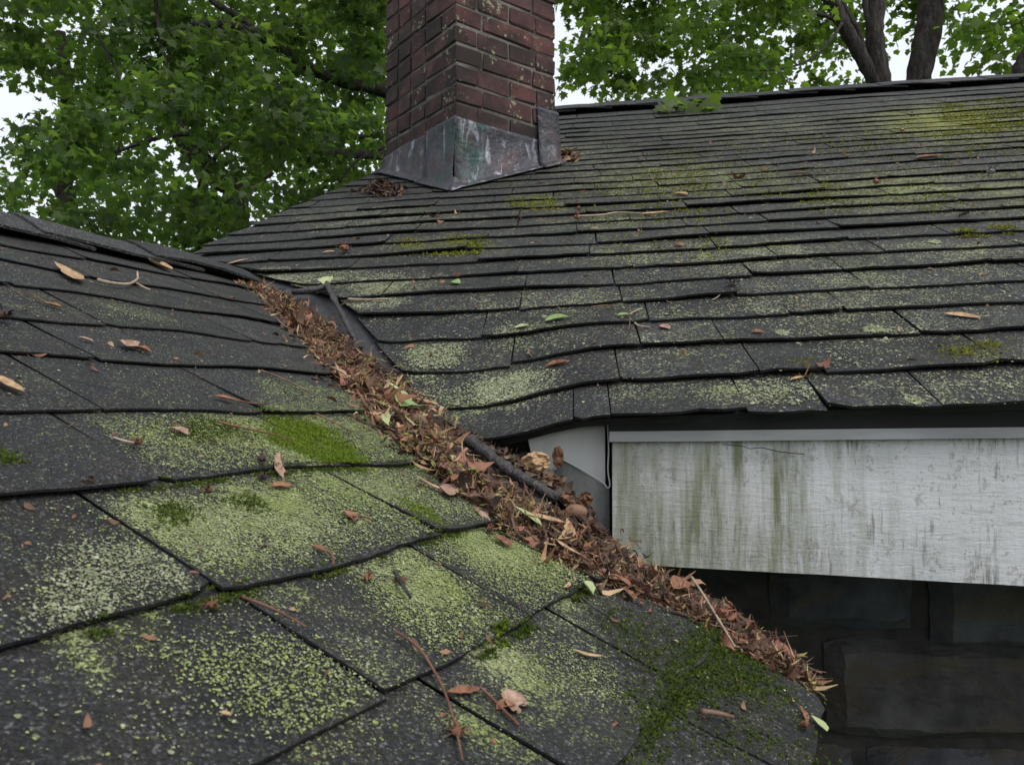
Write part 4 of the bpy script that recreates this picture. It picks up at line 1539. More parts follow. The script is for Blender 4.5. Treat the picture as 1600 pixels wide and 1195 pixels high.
def burr(plane, x, y, size, mat, label, stalk=None, name='seed_pod', spikes=14, cat='seed pod'):
    c = surf(plane, x, y, size * 0.45)
    parts = []
    # lumpy core
    bm = bmesh.new(); bmesh.ops.create_icosphere(bm, subdivisions=2, radius=size * 0.42)
    for v in bm.verts:
        v.co *= 1 + 0.35 * noise.noise(v.co * (3 / size)); v.co.z *= 0.7
    core = ([np.array(v.co) + c for v in bm.verts], [tuple(v.index for v in f.verts) for f in bm.faces]); bm.free()
    for _ in range(spikes):
        d = np.array([rnd.gauss(0, 1), rnd.gauss(0, 1), abs(rnd.gauss(0, 0.7))]); d /= np.linalg.norm(d)
        s = np.cross(d, [0.3, 0.2, 1.0]); s /= np.linalg.norm(s)
        L = size * rnd.uniform(0.6, 1.05); wd = size * rnd.uniform(0.1, 0.22)
        b = c + d * size * 0.2
        bend = np.array([rnd.uniform(-.2, .2), rnd.uniform(-.2, .2), -0.25]) * size
        m_ = b + d * L * 0.6
        e = b + d * L + bend
        parts.append(([b + s * wd * 0.5, b - s * wd * 0.5, m_ - s * wd * 0.5, m_ + s * wd * 0.5, e], [(0, 1, 2, 3), (3, 2, 4)]))
    V, Fc = merge([core] + parts)
    o = mesh_obj(name, V, Fc, M[mat], None)
    if stalk:
        pts = [surf(plane, *q) + plane.n * 0.004 for q in stalk]
        tv, tf = tube(catmull(pts, 4), [0.0012] * (4 * (len(pts) - 1) + 1), 5)
        mesh_obj('stalk', tv, tf, M['twig_pale'], o, smoothed=True)
    tag(o, label, cat)
    return o


N_, M_ = NEAR, MAIN
# -- on the lower (near) slope
blade(N_, (-6, 600), (34, 630), 0.28, 'tan', 'dry_leaf', 'tan curled seed wing cut by the left edge of the picture', 'leaf', bend=-0.2)
blade(N_, (83, 419), (111, 450), 0.22, 'tan', 'dry_leaf', 'narrow tan blade bent like a bow high on the left slope', 'leaf', bend=0.25, fold=0.1)
blade(N_, (66, 480), (95, 488), 0.62, 'rust', 'dry_leaf', 'small rust red leaf with long stalk near the left edge', 'leaf', stalk=[(44, 464), (56, 471), (70, 481)], jag=.3)
blade(N_, (120, 532), (145, 541), 0.45, 'pink', 'dry_leaf', 'small pinkish leaf scrap on the bare upper left shingle', 'leaf', jag=.4)
blade(N_, (195, 554), (214, 546), 0.45, 'pink', 'dry_leaf', 'pale folded half of the two leaf scraps below the forked twig', 'leaf', curl=0.8, jag=.2)
blade(N_, (207, 550), (233, 560), 0.55, 'rust', 'dry_leaf', 'rusty half of the two leaf scraps below the forked twig', 'leaf', fold=.4)
blade(N_, (228, 410), (266, 431), 0.36, 'tan', 'dry_leaf', 'pointed tan leaf just under the left ridge', 'leaf', bend=-0.1)
tw = stick(N_, [(150, 445), (175, 450), (200, 450), (212, 447)], 0.0035, 'twig_pale', 'forked_twig', 'pale forked twig lying on the left slope below the ridge', 'twig')
stick(N_, [(212, 448), (222, 455), (232, 460)], 0.0022, 'twig_pale', 'fork', '', '', parent=tw)
stick(N_, [(212, 448), (210, 440)], 0.0022, 'twig_pale', 'fork', '', '', parent=tw, h=0.012)
burr(N_, 2, 505, 0.022, 'darkbrown', 'dark brown curled pod at the left edge of the picture', spikes=8)
stick(N_, [(404, 590), (430, 600), (455, 612), (490, 632)], 0.0016, 'twig', 'stem', 'thin orange brown stem lying above the bright moss streak', 'stem')
blade(N_, (330, 631), (372, 639), 0.34, 'rust', 'dry_leaf', 'reddish leaf with long pale stalk beside the upper lichen patch', 'leaf', stalk=[(370, 638), (390, 642), (412, 642)], jag=.3)
burr(N_, 209, 709, 0.011, 'brown', 'round brown seed head with pale stalk on the left', stalk=[(172, 700), (188, 706), (205, 710)], spikes=6)
blade(N_, (260, 684), (288, 698), 0.6, 'pink', 'dry_leaf', 'blurry pinkish leaf on dark green moss left of centre', 'leaf', jag=.3)
stick(N_, [(334, 677), (380, 688), (420, 696), (452, 704)], 0.0012, 'stem', 'stem', 'straight thin reddish stem across the middle lichen patch', 'stem')
stick(N_, [(492, 652), (515, 664), (545, 680)], 0.0013, 'twig', 'stem', 'short thin stem beside the bright moss streak', 'stem')
burr(N_, 401, 742, 0.010, 'darkbrown', 'upper of two blackish withered scraps beside the hanging seed wing', spikes=7)
burr(N_, 407, 760, 0.010, 'darkbrown', 'lower of two blackish withered scraps beside the hanging seed wing', spikes=9)
blade(N_, (429, 729), (438, 766), 0.13, 'pink', 'seed_wing', 'pinkish seed wing standing above the horizontal one', 'seed wing', bend=-.15)
blade(N_, (416, 774), (455, 774), 0.34, 'rust', 'seed_wing', 'rusty seed wing lying horizontally below the upright one', 'seed wing', bend=.12)
burr(N_, 322, 778, 0.008, 'brown', 'dark red spiky bud among moss left of the seed wings', spikes=14)
blade(N_, (530, 814), (548, 832), 0.5, 'rust', 'dry_leaf', 'small rust leaf with stalk in the large lichen patch', 'leaf', stalk=[(545, 826), (560, 826), (576, 832)])
blade(N_, (482, 869), (505, 880), 0.55, 'rust', 'dry_leaf', 'rusty pointed bud above the mossy course edge', 'leaf', stalk=[(504, 880), (512, 886), (518, 893)], curl=.6)
burr(N_, 572, 911, 0.010, 'rust', 'pinkish brown star shaped scrap below the mossy course edge', spikes=8)
tw = stick(N_, [(612, 906), (622, 924), (636, 948)], 0.0020, 'bark_dark', 'twig', 'short black twig with a brown leaf at its upper end', 'twig')
o = blade(N_, (612, 916), (634, 914), 0.6, 'brown', 'leaf', 'x', 'x', jag=.3); o.parent = tw; del o['label']; del o['category']
burr(N_, 325, 963, 0.008, 'brown', 'dark red bud in the course shadow at lower left', spikes=12)
blade(N_, (286, 919), (304, 921), 0.4, 'rust', 'dry_leaf', 'tiny rust scrap at the lower left joint', 'leaf')
stick(N_, [(371, 952), (400, 963), (435, 980), (470, 1002)], 0.0011, 'stem', 'stem', 'thin reddish stem along the lower left joint', 'stem')
blade(N_, (334, 1140), (352, 1146), 0.5, 'tan', 'dry_leaf', 'tiny orange chip at the bottom left', 'leaf')
stick(N_, [(611, 1005), (645, 1032), (675, 1062), (690, 1100), (702, 1150), (712, 1215)], 0.0011, 'stem', 'stem', 'long thin purple brown stem curving down to the bottom edge', 'stem')
blade(N_, (694, 1092), (748, 1083), 0.26, 'rust', 'dry_leaf', 'long rusty leaf joined to a bent stalk near the bottom', 'leaf', bend=-.1, stalk=[(746, 1083), (765, 1103), (785, 1127), (804, 1149)], fold=.4)
blade(N_, (770, 1120), (803, 1112), 0.38, 'rust', 'dry_leaf', 'rusty curled leaf beside the star shaped one near the bottom', 'leaf', fold=.5)
o = blade(N_, (796, 1124), (806, 1090), 0.55, 'pink', 'dry_leaf', 'pinkish star shaped withered leaf near the bottom', 'leaf', curl=.4, jag=.3)
for q in ((823, 1108), (806, 1126)):
    b = blade(N_, (799, 1112), q, 0.5, 'pink', 'lobe', 'x', 'x', curl=.3, jag=.2); del b['label']; del b['category']; b.parent = o
burr(N_, 708, 1164, 0.010, 'brown', 'dark red spiky cluster at the bottom beside the long stem', spikes=16)
blade(N_, (892, 1020), (940, 1033), 0.16, 'tan', 'seed_wing', 'slim tan seed wing arched like an eyebrow', 'seed wing', bend=-.28, fold=.2)
blade(N_, (643, 752), (702, 784), 0.09, 'tan', 'stalk', 'pale thick bent stalk leading to the pink leaf', 'stalk', bend=.12, fold=-.2, lift=.006)
blade(N_, (697, 788), (712, 770), 0.38, 'pink', 'dry_leaf', 'upright pink leaf at the end of the pale stalk', 'leaf', curl=.6)
blade(N_, (712, 778), (746, 796), 0.42, 'pink', 'dry_leaf', 'lying pink leaf at the end of the pale stalk', 'leaf', fold=.4)
blade(N_, (740, 807), (758, 826), 0.4, 'pink', 'dry_leaf', 'small whitish leaf between the pink leaf and the litter', 'leaf')
burr(N_, 762, 837, 0.010, 'brown', 'reddish crumpled flower head above the rust leaf', spikes=12)
blade(N_, (768, 848), (792, 868), 0.6, 'rust', 'dry_leaf', 'rust leaf below the reddish crumpled flower head', 'leaf', jag=.35, curl=.5)
blade(N_, (962, 926), (986, 951), 0.30, 'rust', 'dry_leaf', 'hook shaped rust leaf just left of the valley litter', 'leaf', bend=.3)
blade(N_, (968, 926), (988, 924), 0.5, 'rust', 'dry_leaf', 'rust scrap above the hook shaped leaf', 'leaf', jag=.3)
blade(N_, (902, 928), (922, 942), 0.7, 'palegreen', 'dry_leaf', 'curled pale green leaf at the shingle corner', 'leaf', curl=.7, jag=.4, fold=.5)
burr(N_, 781, 991, 0.009, 'moss', 'bright green moss cushion at the notch between shingles', name='moss_cushion', spikes=40, cat='moss')
stick(N_, [(902, 946), (920, 962), (944, 978)], 0.0014, 'bark_dark', 'twig', 'black sliver of twig in the joint right of the shingle corner', 'twig')
stick(N_, [(1092, 1122), (1115, 1126), (1140, 1134)], 0.0022, 'twig', 'twig', 'short brown twig on the green moss at lower right', 'twig')
blade(N_, (1090, 1120), (1100, 1126), 0.6, 'rust', 'dry_leaf', 'tiny pale rust scrap at the end of the short brown twig', 'leaf')
blade(N_, (1258, 1136), (1283, 1162), 0.5, 'palegreen', 'dry_leaf', 'pale green leaf by the lower right roof edge', 'leaf', fold=.2)
blade(N_, (1240, 1120), (1252, 1146), 0.22, 'rust', 'dry_leaf', 'narrow rusty scrap left of the pale green leaf at lower right', 'leaf')
burr(N_, 1250, 1150, 0.009, 'brown', 'brown crumpled scrap beside the pale green leaf at lower right', spikes=9)
burr(N_, 997, 956, 0.006, 'rust', 'tiny orange scrap below the hook shaped leaf', spikes=6)
burr(N_, 1010, 968, 0.0045, 'rust', 'tiniest orange scrap, right of its twin below the hook shaped leaf', spikes=6)
blade(N_, (1045, 1016), (1053, 1021), 0.6, 'tan', 'dry_leaf', 'tiny pale chip on the dark shingle left of the moss', 'leaf')
blade(N_, (882, 926), (872, 936), 0.2, 'tan', 'dry_leaf', 'hair thin tan sliver by the shingle corner', 'leaf')

# -- on the upper (main) slope
blade(M_, (703, 449), (720, 450), 0.95, 'green', 'green_leaf', 'round green leaf lying above the valley litter', 'leaf')
blade(M_, (803, 512), (827, 510), 0.45, 'palegreen', 'green_leaf', 'small pale green leaf left of the largest green one', 'leaf')
blade(M_, (851, 506), (889, 502), 0.5, 'green', 'green_leaf', 'largest green leaf, at the middle of the upper slope', 'leaf', curl=.3)
blade(M_, (964, 502), (984, 500), 0.5, 'green', 'green_leaf', 'green leaf with forked rusty stalks', 'leaf', stalk=[(983, 501), (984, 512), (981, 524)])
stick(M_, [(984, 502), (992, 496), (1001, 491)], 0.0018, 'twig_pale', 'stem', 'short pale stem right of the stalked green leaf', 'stem')
stick(M_, [(926, 487), (945, 484), (962, 486)], 0.0022, 'twig', 'stem', 'thin brown stem above the stalked green leaf', 'stem')
stick(M_, [(992, 511), (1000, 517), (1016, 519)], 0.002, 'twig_pale', 'stem', 'bent pale stem left of the tiny pink leaf', 'stem')
blade(M_, (1029, 514), (1046, 521), 0.6, 'pink', 'dry_leaf', 'tiny pink leaf right of the stalked green leaf', 'leaf', jag=.4)
blade(M_, (849, 569), (890, 567), 0.3, 'rust', 'dry_leaf', 'rusty leaf above the curled eave corner', 'leaf', fold=.4)
burr(M_, 1145, 456, 0.020, 'greyleaf', 'grey withered leaf cluster standing on the upper slope', spikes=26, cat='leaf', name='dry_leaf', stalk=[(1130, 466), (1120, 470), (1112, 474)])
blade(M_, (1472, 500), (1530, 509), 0.33, 'tan', 'dry_leaf', 'large orange tan leaf on the right of the upper slope', 'leaf', fold=.12, jag=.12)
blade(M_, (1173, 528), (1192, 529), 0.7, 'rust', 'dry_leaf', 'red scrap at a course edge right of centre', 'leaf', jag=.3)
blade(M_, (1234, 600), (1258, 595), 0.25, 'tan', 'dry_leaf', 'thin yellowish leaf on the lowest courses', 'leaf', stalk=[(1256, 596), (1262, 588), (1264, 582)])
blade(M_, (1000, 342), (1046, 336), 0.18, 'tan', 'dry_leaf', 'long tan strip high in the middle of the upper slope', 'leaf', bend=.05)
stick(M_, [(900, 347), (940, 345), (965, 339), (1000, 342)], 0.0035, 'twig_pale', 'stem', 'pale stem lying left of the long tan strip', 'stem')
burr(M_, 905, 335, 0.020, 'rust', 'rust scrap above the pale stem on the upper slope', spikes=7)
burr(M_, 902, 351, 0.022, 'rust', 'rust scrap below the pale stem on the upper slope', spikes=9)
blade(M_, (1050, 305), (1074, 311), 0.3, 'tan', 'dry_leaf', 'small tan leaf high on the upper slope, above the tan strip', 'leaf')
blade(M_, (1230, 274), (1262, 276), 0.25, 'rust', 'dry_leaf', 'slim rust leaf far up the middle of the upper slope', 'leaf')
blade(M_, (1430, 254), (1474, 250), 0.3, 'rust', 'dry_leaf', 'rust leaf with dark shadow far up on the right', 'leaf', jag=.4)
burr(M_, 1547, 276, 0.03, 'greyleaf', 'greyish brown scrap far up on the right', spikes=8)
burr(M_, 1368, 296, 0.024, 'rust', 'reddish scrap on the yellow lichen far up', spikes=7)
burr(M_, 1409, 209, 0.02, 'tan', 'pale scrap near the ridge on the right', spikes=5)
burr(M_, 541, 400, 0.03, 'rust', 'reddish leaf cluster on the upper slope left of the chimney foot', spikes=12)
blade(M_, (505, 402), (525, 400), 0.4, 'tan', 'dry_leaf', 'pale scrap left of the reddish leaf cluster', 'leaf')
blade(M_, (352, 418), (390, 414), 0.2, 'tan', 'dry_leaf', 'tan strip at the top of the valley', 'leaf')
blade(M_, (320, 424), (348, 431), 0.35, 'pink', 'dry_leaf', 'pinkish leaf where the two ridges meet', 'leaf')
blade(M_, (1052, 389), (1066, 393), 0.6, 'rust', 'dry_leaf', 'small red scrap in the middle of the upper slope', 'leaf')
blade(M_, (513, 458), (518, 447), 0.6, 'palegreen', 'dry_leaf', 'whitish round leaf standing at the head of the black twig', 'leaf', curl=.2, lift=0.01)
stick(M_, [(545, 474), (575, 475), (606, 474)], 0.0035, 'twig_pale', 'stem', 'straight tan stick lying right of the black twig', 'twig')

# -- on the litter in the valley
def on_pile(x, y):
    return first_hit(x, y, 0.016)[0]


VB = dict(base=on_pile)
blade(N_, (800, 795), (845, 828), 0.24, 'palegreen', 'seed_wing', 'yellow green stalked seed on the litter above the pale curled one', 'seed wing', **VB)
blade(N_, (820, 808), (882, 822), 0.24, 'tan', 'seed_wing', 'largest pale seed wing on the litter below the open corner', 'seed wing', bend=-.15, fold=.4, **VB)
blade(N_, (882, 816), (868, 850), 0.16, 'tan', 'seed_wing', 'pale seed wing pointing down from the largest one', 'seed wing', **VB)
blade(N_, (866, 846), (908, 872), 0.22, 'tan', 'seed_wing', 'pale hooked seed wing lowest of the three joined ones', 'seed wing', bend=-.3, **VB)
blade(N_, (848, 853), (868, 856), 0.4, 'tan', 'dry_leaf', 'small pale scrap left of the hooked seed wing', 'leaf', **VB)
blade(N_, (624, 639), (652, 637), 0.75, 'green', 'green_leaf', 'green leaf lying on the brown valley litter', 'leaf', **VB)
blade(N_, (648, 626), (688, 638), 0.10, 'tan', 'stalk', 'pale yellow stalk right of the green leaf on the litter', 'stalk', **VB)
blade(N_, (600, 600), (640, 632), 0.14, 'palegreen', 'dry_leaf', 'yellowish narrow leaf above the green one on the litter', 'leaf', **VB)
blade(N_, (606, 672), (614, 650), 0.14, 'palegreen', 'dry_leaf', 'pale yellow leaf below the green one on the litter', 'leaf', **VB)
blade(N_, (621, 606), (631, 588), 0.13, 'tan', 'wood_chip', 'straight tan chip on the black valley felt', 'chip', fold=.05, **VB)
blade(N_, (514, 576), (540, 590), 0.4, 'pink', 'dry_leaf', 'pinkish leaf at the left rim of the litter', 'leaf', **VB)
blade(N_, (690, 712), (706, 722), 0.7, 'palegreen', 'dry_leaf', 'yellow green leaf low in the litter beside the thick branch', 'leaf', **VB)
stick(N_, [(428, 506), (445, 518), (470, 524)], 0.0018, 'twig', 'stem', 'thin brown stem at the upper left rim of the litter', 'stem', h=0.006)
stick(N_, [(1078, 908), (1100, 942), (1145, 1018)], 0.0014, 'twig_pale', 'stem', 'long straw leaning across the litter under the fascia', 'stem', base=on_pile, h=0.004)
stick(N_, [(1232, 1022), (1262, 1036), (1290, 1058)], 0.0012, 'twig', 'stem', 'upper of two straws jutting from the end of the litter', 'stem', base=on_pile, h=-0.01)
stick(N_, [(1228, 1008), (1258, 1028), (1288, 1042)], 0.0012, 'twig', 'stem', 'lower of two straws jutting from the end of the litter', 'stem', base=on_pile, h=-0.008)
blade(N_, (1050, 925), (1080, 918), 0.5, 'rust', 'dry_leaf', 'rusty leaf on the litter just below the fascia corner', 'leaf', jag=.3, **VB)
blade(N_, (955, 900), (985, 922), 0.35, 'rust', 'dry_leaf', 'reddish leaf at the lower rim of the litter', 'leaf', **VB)

# crumbs of seed, twig and bark scattered over both slopes
for plane, rows, lift, poly, n, sz, nm in ((NEAR, near_rows, NL, [(-100, 370), (340, 450), (1000, 900), (1270, 1080), (1200, 1290), (-100, 1290)], 330, 0.006, 'lower'),
                                       (MAIN, main_rows, ML, [(620, 300), (1650, 140), (1650, 630), (960, 640), (640, 540), (400, 425)], 520, 0.013, 'upper')):
    q = scatter_in(plane, poly, n)
    C = plane.Pa(q[:, 0], q[:, 1], row_height(rows, q[:, 1], lift) + 0.002)
    o = bits('debris', C, np.tile(plane.n, (len(C), 1)) + rng.normal(0, .1, (len(C), 3)), sz * rng.lognormal(0, .5, len(C)), M['litter'], None, aspect=(0.12, 0.5))
    tag(o, 'tiny brown crumbs sprinkled over the ' + nm + ' shingles', 'leaf litter', kind='stuff')

# branches lying in the valley
def pv(x, y, h):
    P = MAIN.P(*MAIN.uv(x, y), h)
    return P


pts = catmull([pv(513, 455, 0.02), pv(522, 475, 0.022), pv(536, 500, 0.022), pv(551, 525, 0.02), pv(560, 545, 0.016), pv(566, 556, 0.008)], 6)
R = [0.0068 * (1 - 0.3 * i / len(pts)) * (1.35 if i % 5 == 2 else 1 + 0.1 * math.sin(i * 2.3)) for i in range(len(pts))]
V, Fc = tube(pts, R, 14)
V = roughen(V, 0.0022, 90)
o = mesh_obj('twig', V, Fc, M['bark_dark'], None, smoothed=True); tag(o, 'knotty black twig at the top of the valley beside the cut shingles', 'twig')
pts = catmull([pv(460, 462, 0.01), pv(485, 464, 0.016), pv(512, 458, 0.018)], 5)
V, Fc = tube(pts, [0.008] * len(pts), 8)
b = mesh_obj('fork', V, Fc, M['bark_dark'], o, smoothed=True)


def corner_pt(x, y, f):
    """between the near slope (0) and the panel (1)"""
    a = NEAR.P(*NEAR.uv(x, y), 0.012)
    r = ray(x, y)
    Y = a[1] * (1 - f) + 1.27 * f
    return r * (Y / r[1])


pts = catmull([at(733, 688, 1.15), at(752, 702, 1.12), at(778, 722, 1.09), at(808, 742, 1.06), at(840, 760, 1.03), at(872, 778, 1.01)], 14)
R = [0.0088 * (1 + 0.10 * math.sin(i * 0.45) + (0.14 if i % 17 in (3, 4) else 0)) * (1 - 0.35 * (i / len(pts)) ** 2) for i in range(len(pts))]
V, Fc = tube(pts, R, 20)
V = roughen(V, 0.0022, 85)
o = mesh_obj('branch', V, Fc, M['bark_dark'], None, smoothed=True); tag(o, 'thick wet black branch end poking out from under the curled shingle corner', 'branch')


# nut, big crumpled leaf, standing leaf in the corner
def corner_base(x, y):
    return at(x, y, 1.10)


bm = bmesh.new(); bmesh.ops.create_icosphere(bm, subdivisions=3, radius=0.0115)
for v in bm.verts: v.co.x *= 1.3; v.co.z *= 0.85
c = at(900, 799, 1.0)
o = mesh_obj('nut', [np.array(v.co) + c for v in bm.verts], [tuple(v.index for v in f.verts) for f in bm.faces], M['nut'], None, smoothed=True); bm.free()
tag(o, 'smooth oval brown nut resting on the litter under the white panel', 'nut')


def crumple(x, y, Y, w, h, mat, label, seed):
    c = at(x, y, Y)
    V, Fc = [], []
    m = 8
    for j in range(m + 1):
        for i in range(m + 1):
            a = (i / m - 0.5) * 2; b = (j / m - 0.5) * 2
            r = 1 - 0.15 * noise.noise(Vector((a * 3, b * 3, seed)))
            aa = a * math.sqrt(max(0, 1 - b * b / 2)) * r; bb = b * math.sqrt(max(0, 1 - a * a / 2)) * r
            dy = 0.5 * w * noise.fractal(Vector((a * 1.8, b * 1.8, seed * 3)), 0.6, 2, 3) + 0.35 * w * (aa * aa + bb * bb)
            V.append(c + np.array([aa * w, dy, bb * h]))
    for j in range(m):
        for i in range(m):
            q = j * (m + 1) + i
            Fc.append((q, q + 1, q + m + 2, q + m + 1))
    o = mesh_obj('dry_leaf', V, Fc, M[mat], None)
    tag(o, label, 'leaf')


crumple(838, 722, 1.14, 0.022, 0.015, 'tan', 'crumpled tan leaf, palest one in the dark open corner', 1.3)
crumple(872, 714, 1.20, 0.009, 0.017, 'brown', 'brown leaf standing against the white panel', 4.2)
crumple(862, 754, 1.12, 0.019, 0.010, 'brown', 'broad brown leaf below the standing one', 7.7)
crumple(884, 780, 1.05, 0.012, 0.006, 'rust', 'small rusty leaf above the nut', 9.1)
crumple(915, 780, 1.06, 0.010, 0.010, 'brown', 'brown leaf right above the nut against the metal', 12.4)
crumple(922, 800, 1.03, 0.008, 0.008, 'darkbrown', 'dark leaf right of the nut', 15.2)
crumple(1130, 950, 0.93, 0.014, 0.009, 'rust', 'reddish leaf standing on the litter ridge below the fascia', 17.2)
crumple(1095, 935, 0.95, 0.012, 0.007, 'rust', 'rusty leaf on the litter ridge near the fascia corner', 19.9)

# ---------------------------------------------------------------- trees
MAPLE = np.array([(0, 0), (0.10, 0.05), (0.42, 0.02), (0.30, 0.20), (0.52, 0.44), (0.30, 0.44), (0.22, 0.50), (0.24, 0.70), (0.10, 0.68), (0, 1.0),
                  (-0.10, 0.68), (-0.24, 0.70), (-0.22, 0.50), (-0.30, 0.44), (-0.52, 0.44), (-0.30, 0.20), (-0.42, 0.02), (-0.10, 0.05)])


def leaf_mass(name, C, dirs, ups, sizes, mat, parent, simple=False):
    n = len(C)
    out = MAPLE if not simple else MAPLE[[0, 2, 3, 4, 7, 9, 11, 14, 15, 16]]
    k = len(out)
    d = dirs / np.linalg.norm(dirs, axis=1)[:, None]
    u = ups - d * np.sum(ups * d, 1)[:, None]; u /= np.linalg.norm(u, axis=1)[:, None]
    w = np.cross(d, u)
    V = np.zeros((n, k + 1, 3))
    V[:, 0] = C + d * (0.35 * sizes)[:, None]
    fold = rng.uniform(-0.1, 0.35, n)
    droop = rng.uniform(0.0, 0.35, n)
    for i, (a, b) in enumerate(out):
        V[:, i + 1] = C + w * (a * sizes)[:, None] + d * (b * sizes)[:, None] - u * ((abs(a) * fold + b * b * droop) * sizes)[:, None]
    T = np.array([[0, 1 + i, 1 + (i + 1) % k] for i in range(k)])[None] + (np.arange(n) * (k + 1))[:, None, None]
    return fast_tris(name, V.reshape(-1, 3), T.reshape(-1, 3), mat, parent)


def canopy(region, gaps, count, per, depth, rad, leafsize, mat, parent, label, simple=False, density=None, behind=None):
    """clusters of leaves (sprays, flattened) hung through a volume; gaps = sky holes (x, y, rx, ry)"""
    x0, x1, y0, y1 = region
    cl = []
    while len(cl) < count:
        x = rnd.uniform(x0, x1); y = rnd.uniform(y0, y1)
        if any(((x - g[0]) / g[2]) ** 2 + ((y - g[1]) / g[3]) ** 2 < 1 for g in gaps): continue
        if density and rnd.random() > density(x, y): continue
        dd = rnd.uniform(*depth)
        if behind and any(b[0] < x < b[1] and dd < b[2] for b in behind): continue
        cl.append(at(x, y, dd))
    cl = np.array(cl)
    n = len(cl) * per
    CC = np.repeat(cl, per, 0)
    tilt = rng.normal(0, 0.3, (len(cl), 3)) + np.array([0, 0, 1.0]); tilt /= np.linalg.norm(tilt, axis=1)[:, None]
    TT = np.repeat(tilt, per, 0)
    off = rng.normal(0, 1, (n, 3)); off /= np.linalg.norm(off, axis=1)[:, None]
    off *= (rng.random(n) ** 0.45)[:, None] * rad * rng.uniform(0.6, 1.3, len(cl)).repeat(per)[:, None]
    off = off - TT * (np.sum(off * TT, 1) * 0.72)[:, None]
    C = CC + off
    # sagging at the spray's rim
    C[:, 2] -= 0.25 * np.sum(off[:, :2] ** 2, 1) / rad
    dirs = off * np.array([1, 1, 0.2]) / rad + rng.normal(0, 0.5, (n, 3)) + np.array([0, 0, -0.45])
    ups = TT + rng.normal(0, 0.45, (n, 3))
    sz = leafsize * rng.uniform(0.6, 1.25, n)
    o = leaf_mass('crown', C, dirs, ups, sz, mat, parent, simple)
    tag(o, label, kind='stuff')
    return cl


def tree(label, group=None):
    o = bpy.data.objects.new('maple_tree', None); COL.objects.link(o)
    tag(o, label, 'tree', group)
    return o


def limb(parent, pts, r0, r1, name='branch', mat='bark', seg=8, wob=0.02):
    P = catmull(pts, 6)
    n = len(P)
    P = [p + np.array([noise.noise(Vector(tuple(p * 1.7))), noise.noise(Vector(tuple(p * 1.7 + 9))), 0]) * wob * (0 if i in (0,) else 1) for i, p in enumerate(P)]
    R = [(r0 + (r1 - r0) * (i / (n - 1)) ** 0.8) * (1 + 0.06 * math.sin(i * 2.2)) for i in range(n)]
    V, Fc = tube(P, R, max(seg, 16))
    V = roughen(V, 0.10 * r0, 1.6 / max(r0, 0.02))
    return mesh_obj(name, V, Fc, M[mat], parent, smoothed=True)


def ground_pt(x, Y):
    p = at(x, 400, Y); return np.array([p[0], p[1], GZ])


# left tree: trunk hidden behind the chimney, limbs arching left over the roof
T1 = tree('large maple whose limbs arch left from behind the chimney')
TX = 7.0
T1.location = ground_pt(690, TX)


def tlimb(T, pts, *a, **k):
    pp = [np.array(p) - np.array(T.location) for p in pts]
    return limb(T, pp, *a, **k)


def crown(T, *a, **k):
    o_before = set(bpy.data.objects)
    cl = canopy(*a, **k)
    for o in set(bpy.data.objects) - o_before:
        o.parent = T
        o.matrix_parent_inverse = Matrix.Translation(-Vector(T.location))
    return cl


tlimb(T1, [ground_pt(690, TX), at(700, 400, TX), at(690, 200, TX), at(700, 0, TX), at(690, -300, TX)], 0.30, 0.14, name='trunk', seg=14, wob=0.05)
tlimb(T1, [at(690, 190, TX), at(640, 160, 6.8), at(590, 140, 6.6), at(530, 128, 6.4), at(470, 100, 6.3), at(415, 62, 6.2), at(370, 42, 6.1), at(300, 40, 6.0), at(250, 60, 5.9)], 0.075, 0.018)
tlimb(T1, [at(415, 60, 6.2), at(370, 25, 6.2), at(330, 0, 6.2), at(290, -60, 6.2)], 0.035, 0.02)
tlimb(T1, [at(690, 260, TX), at(640, 246, 6.7), at(560, 241, 6.5), at(500, 238, 6.4), at(440, 224, 6.3), at(370, 213, 6.2), at(310, 208, 6.1), at(250, 214, 6.0), at(180, 238, 6.0)], 0.052, 0.014)
tlimb(T1, [at(690, 215, TX), at(610, 213, 6.8), at(500, 218, 6.6), at(420, 222, 6.4)], 0.030, 0.012)
tlimb(T1, [at(370, 214, 6.2), at(335, 245, 6.1), at(310, 290, 6.0), at(306, 330, 6.0)], 0.018, 0.008)
tlimb(T1, [at(690, 150, TX), at(600, 110, 6.9), at(510, 112, 6.8), at(440, 118, 6.7)], 0.02, 0.01)
tlimb(T1, [at(425, 270, 6.1), at(380, 300, 6.0), at(335, 325, 5.9)], 0.015, 0.006)
tlimb(T1, [at(240, -40, 5.8), at(245, 40, 5.8), at(258, 105, 5.8), at(275, 175, 5.8), at(288, 200, 5.8)], 0.016, 0.008)
tlimb(T1, [at(600, 230, 6.4), at(560, 250, 6.3), at(530, 285, 6.2)], 0.014, 0.007)
tlimb(T1, [at(150, 50, 5.7), at(185, 120, 5.7), at(195, 180, 5.7), at(180, 250, 5.7)], 0.012, 0.006)

left_gaps = [(10, 190, 26, 75), (-60, 200, 60, 120), (270, 205, 16, 10), (330, 225, 26, 14), (10, 130, 25, 20), (185, 270, 9, 8), (370, 315, 14, 14), (140, 365, 22, 10), (265, 255, 10, 12), (20, 330, 30, 10)]


def dens_left(x, y):
    d = 1.0
    if x < 60 and y > 110: d *= 0.5
    if x < 150 and y > 250: d *= 0.75
    if 180 < x < 420 and y > 180: d *= 0.85
    return d


crown(T1, (-260, 700, -320, 400), left_gaps, 440, 88, (5.2, 8.8), 0.36, 0.080, M['leaf'], None, 'dense crown of dark green maple leaves left of the chimney', density=dens_left)

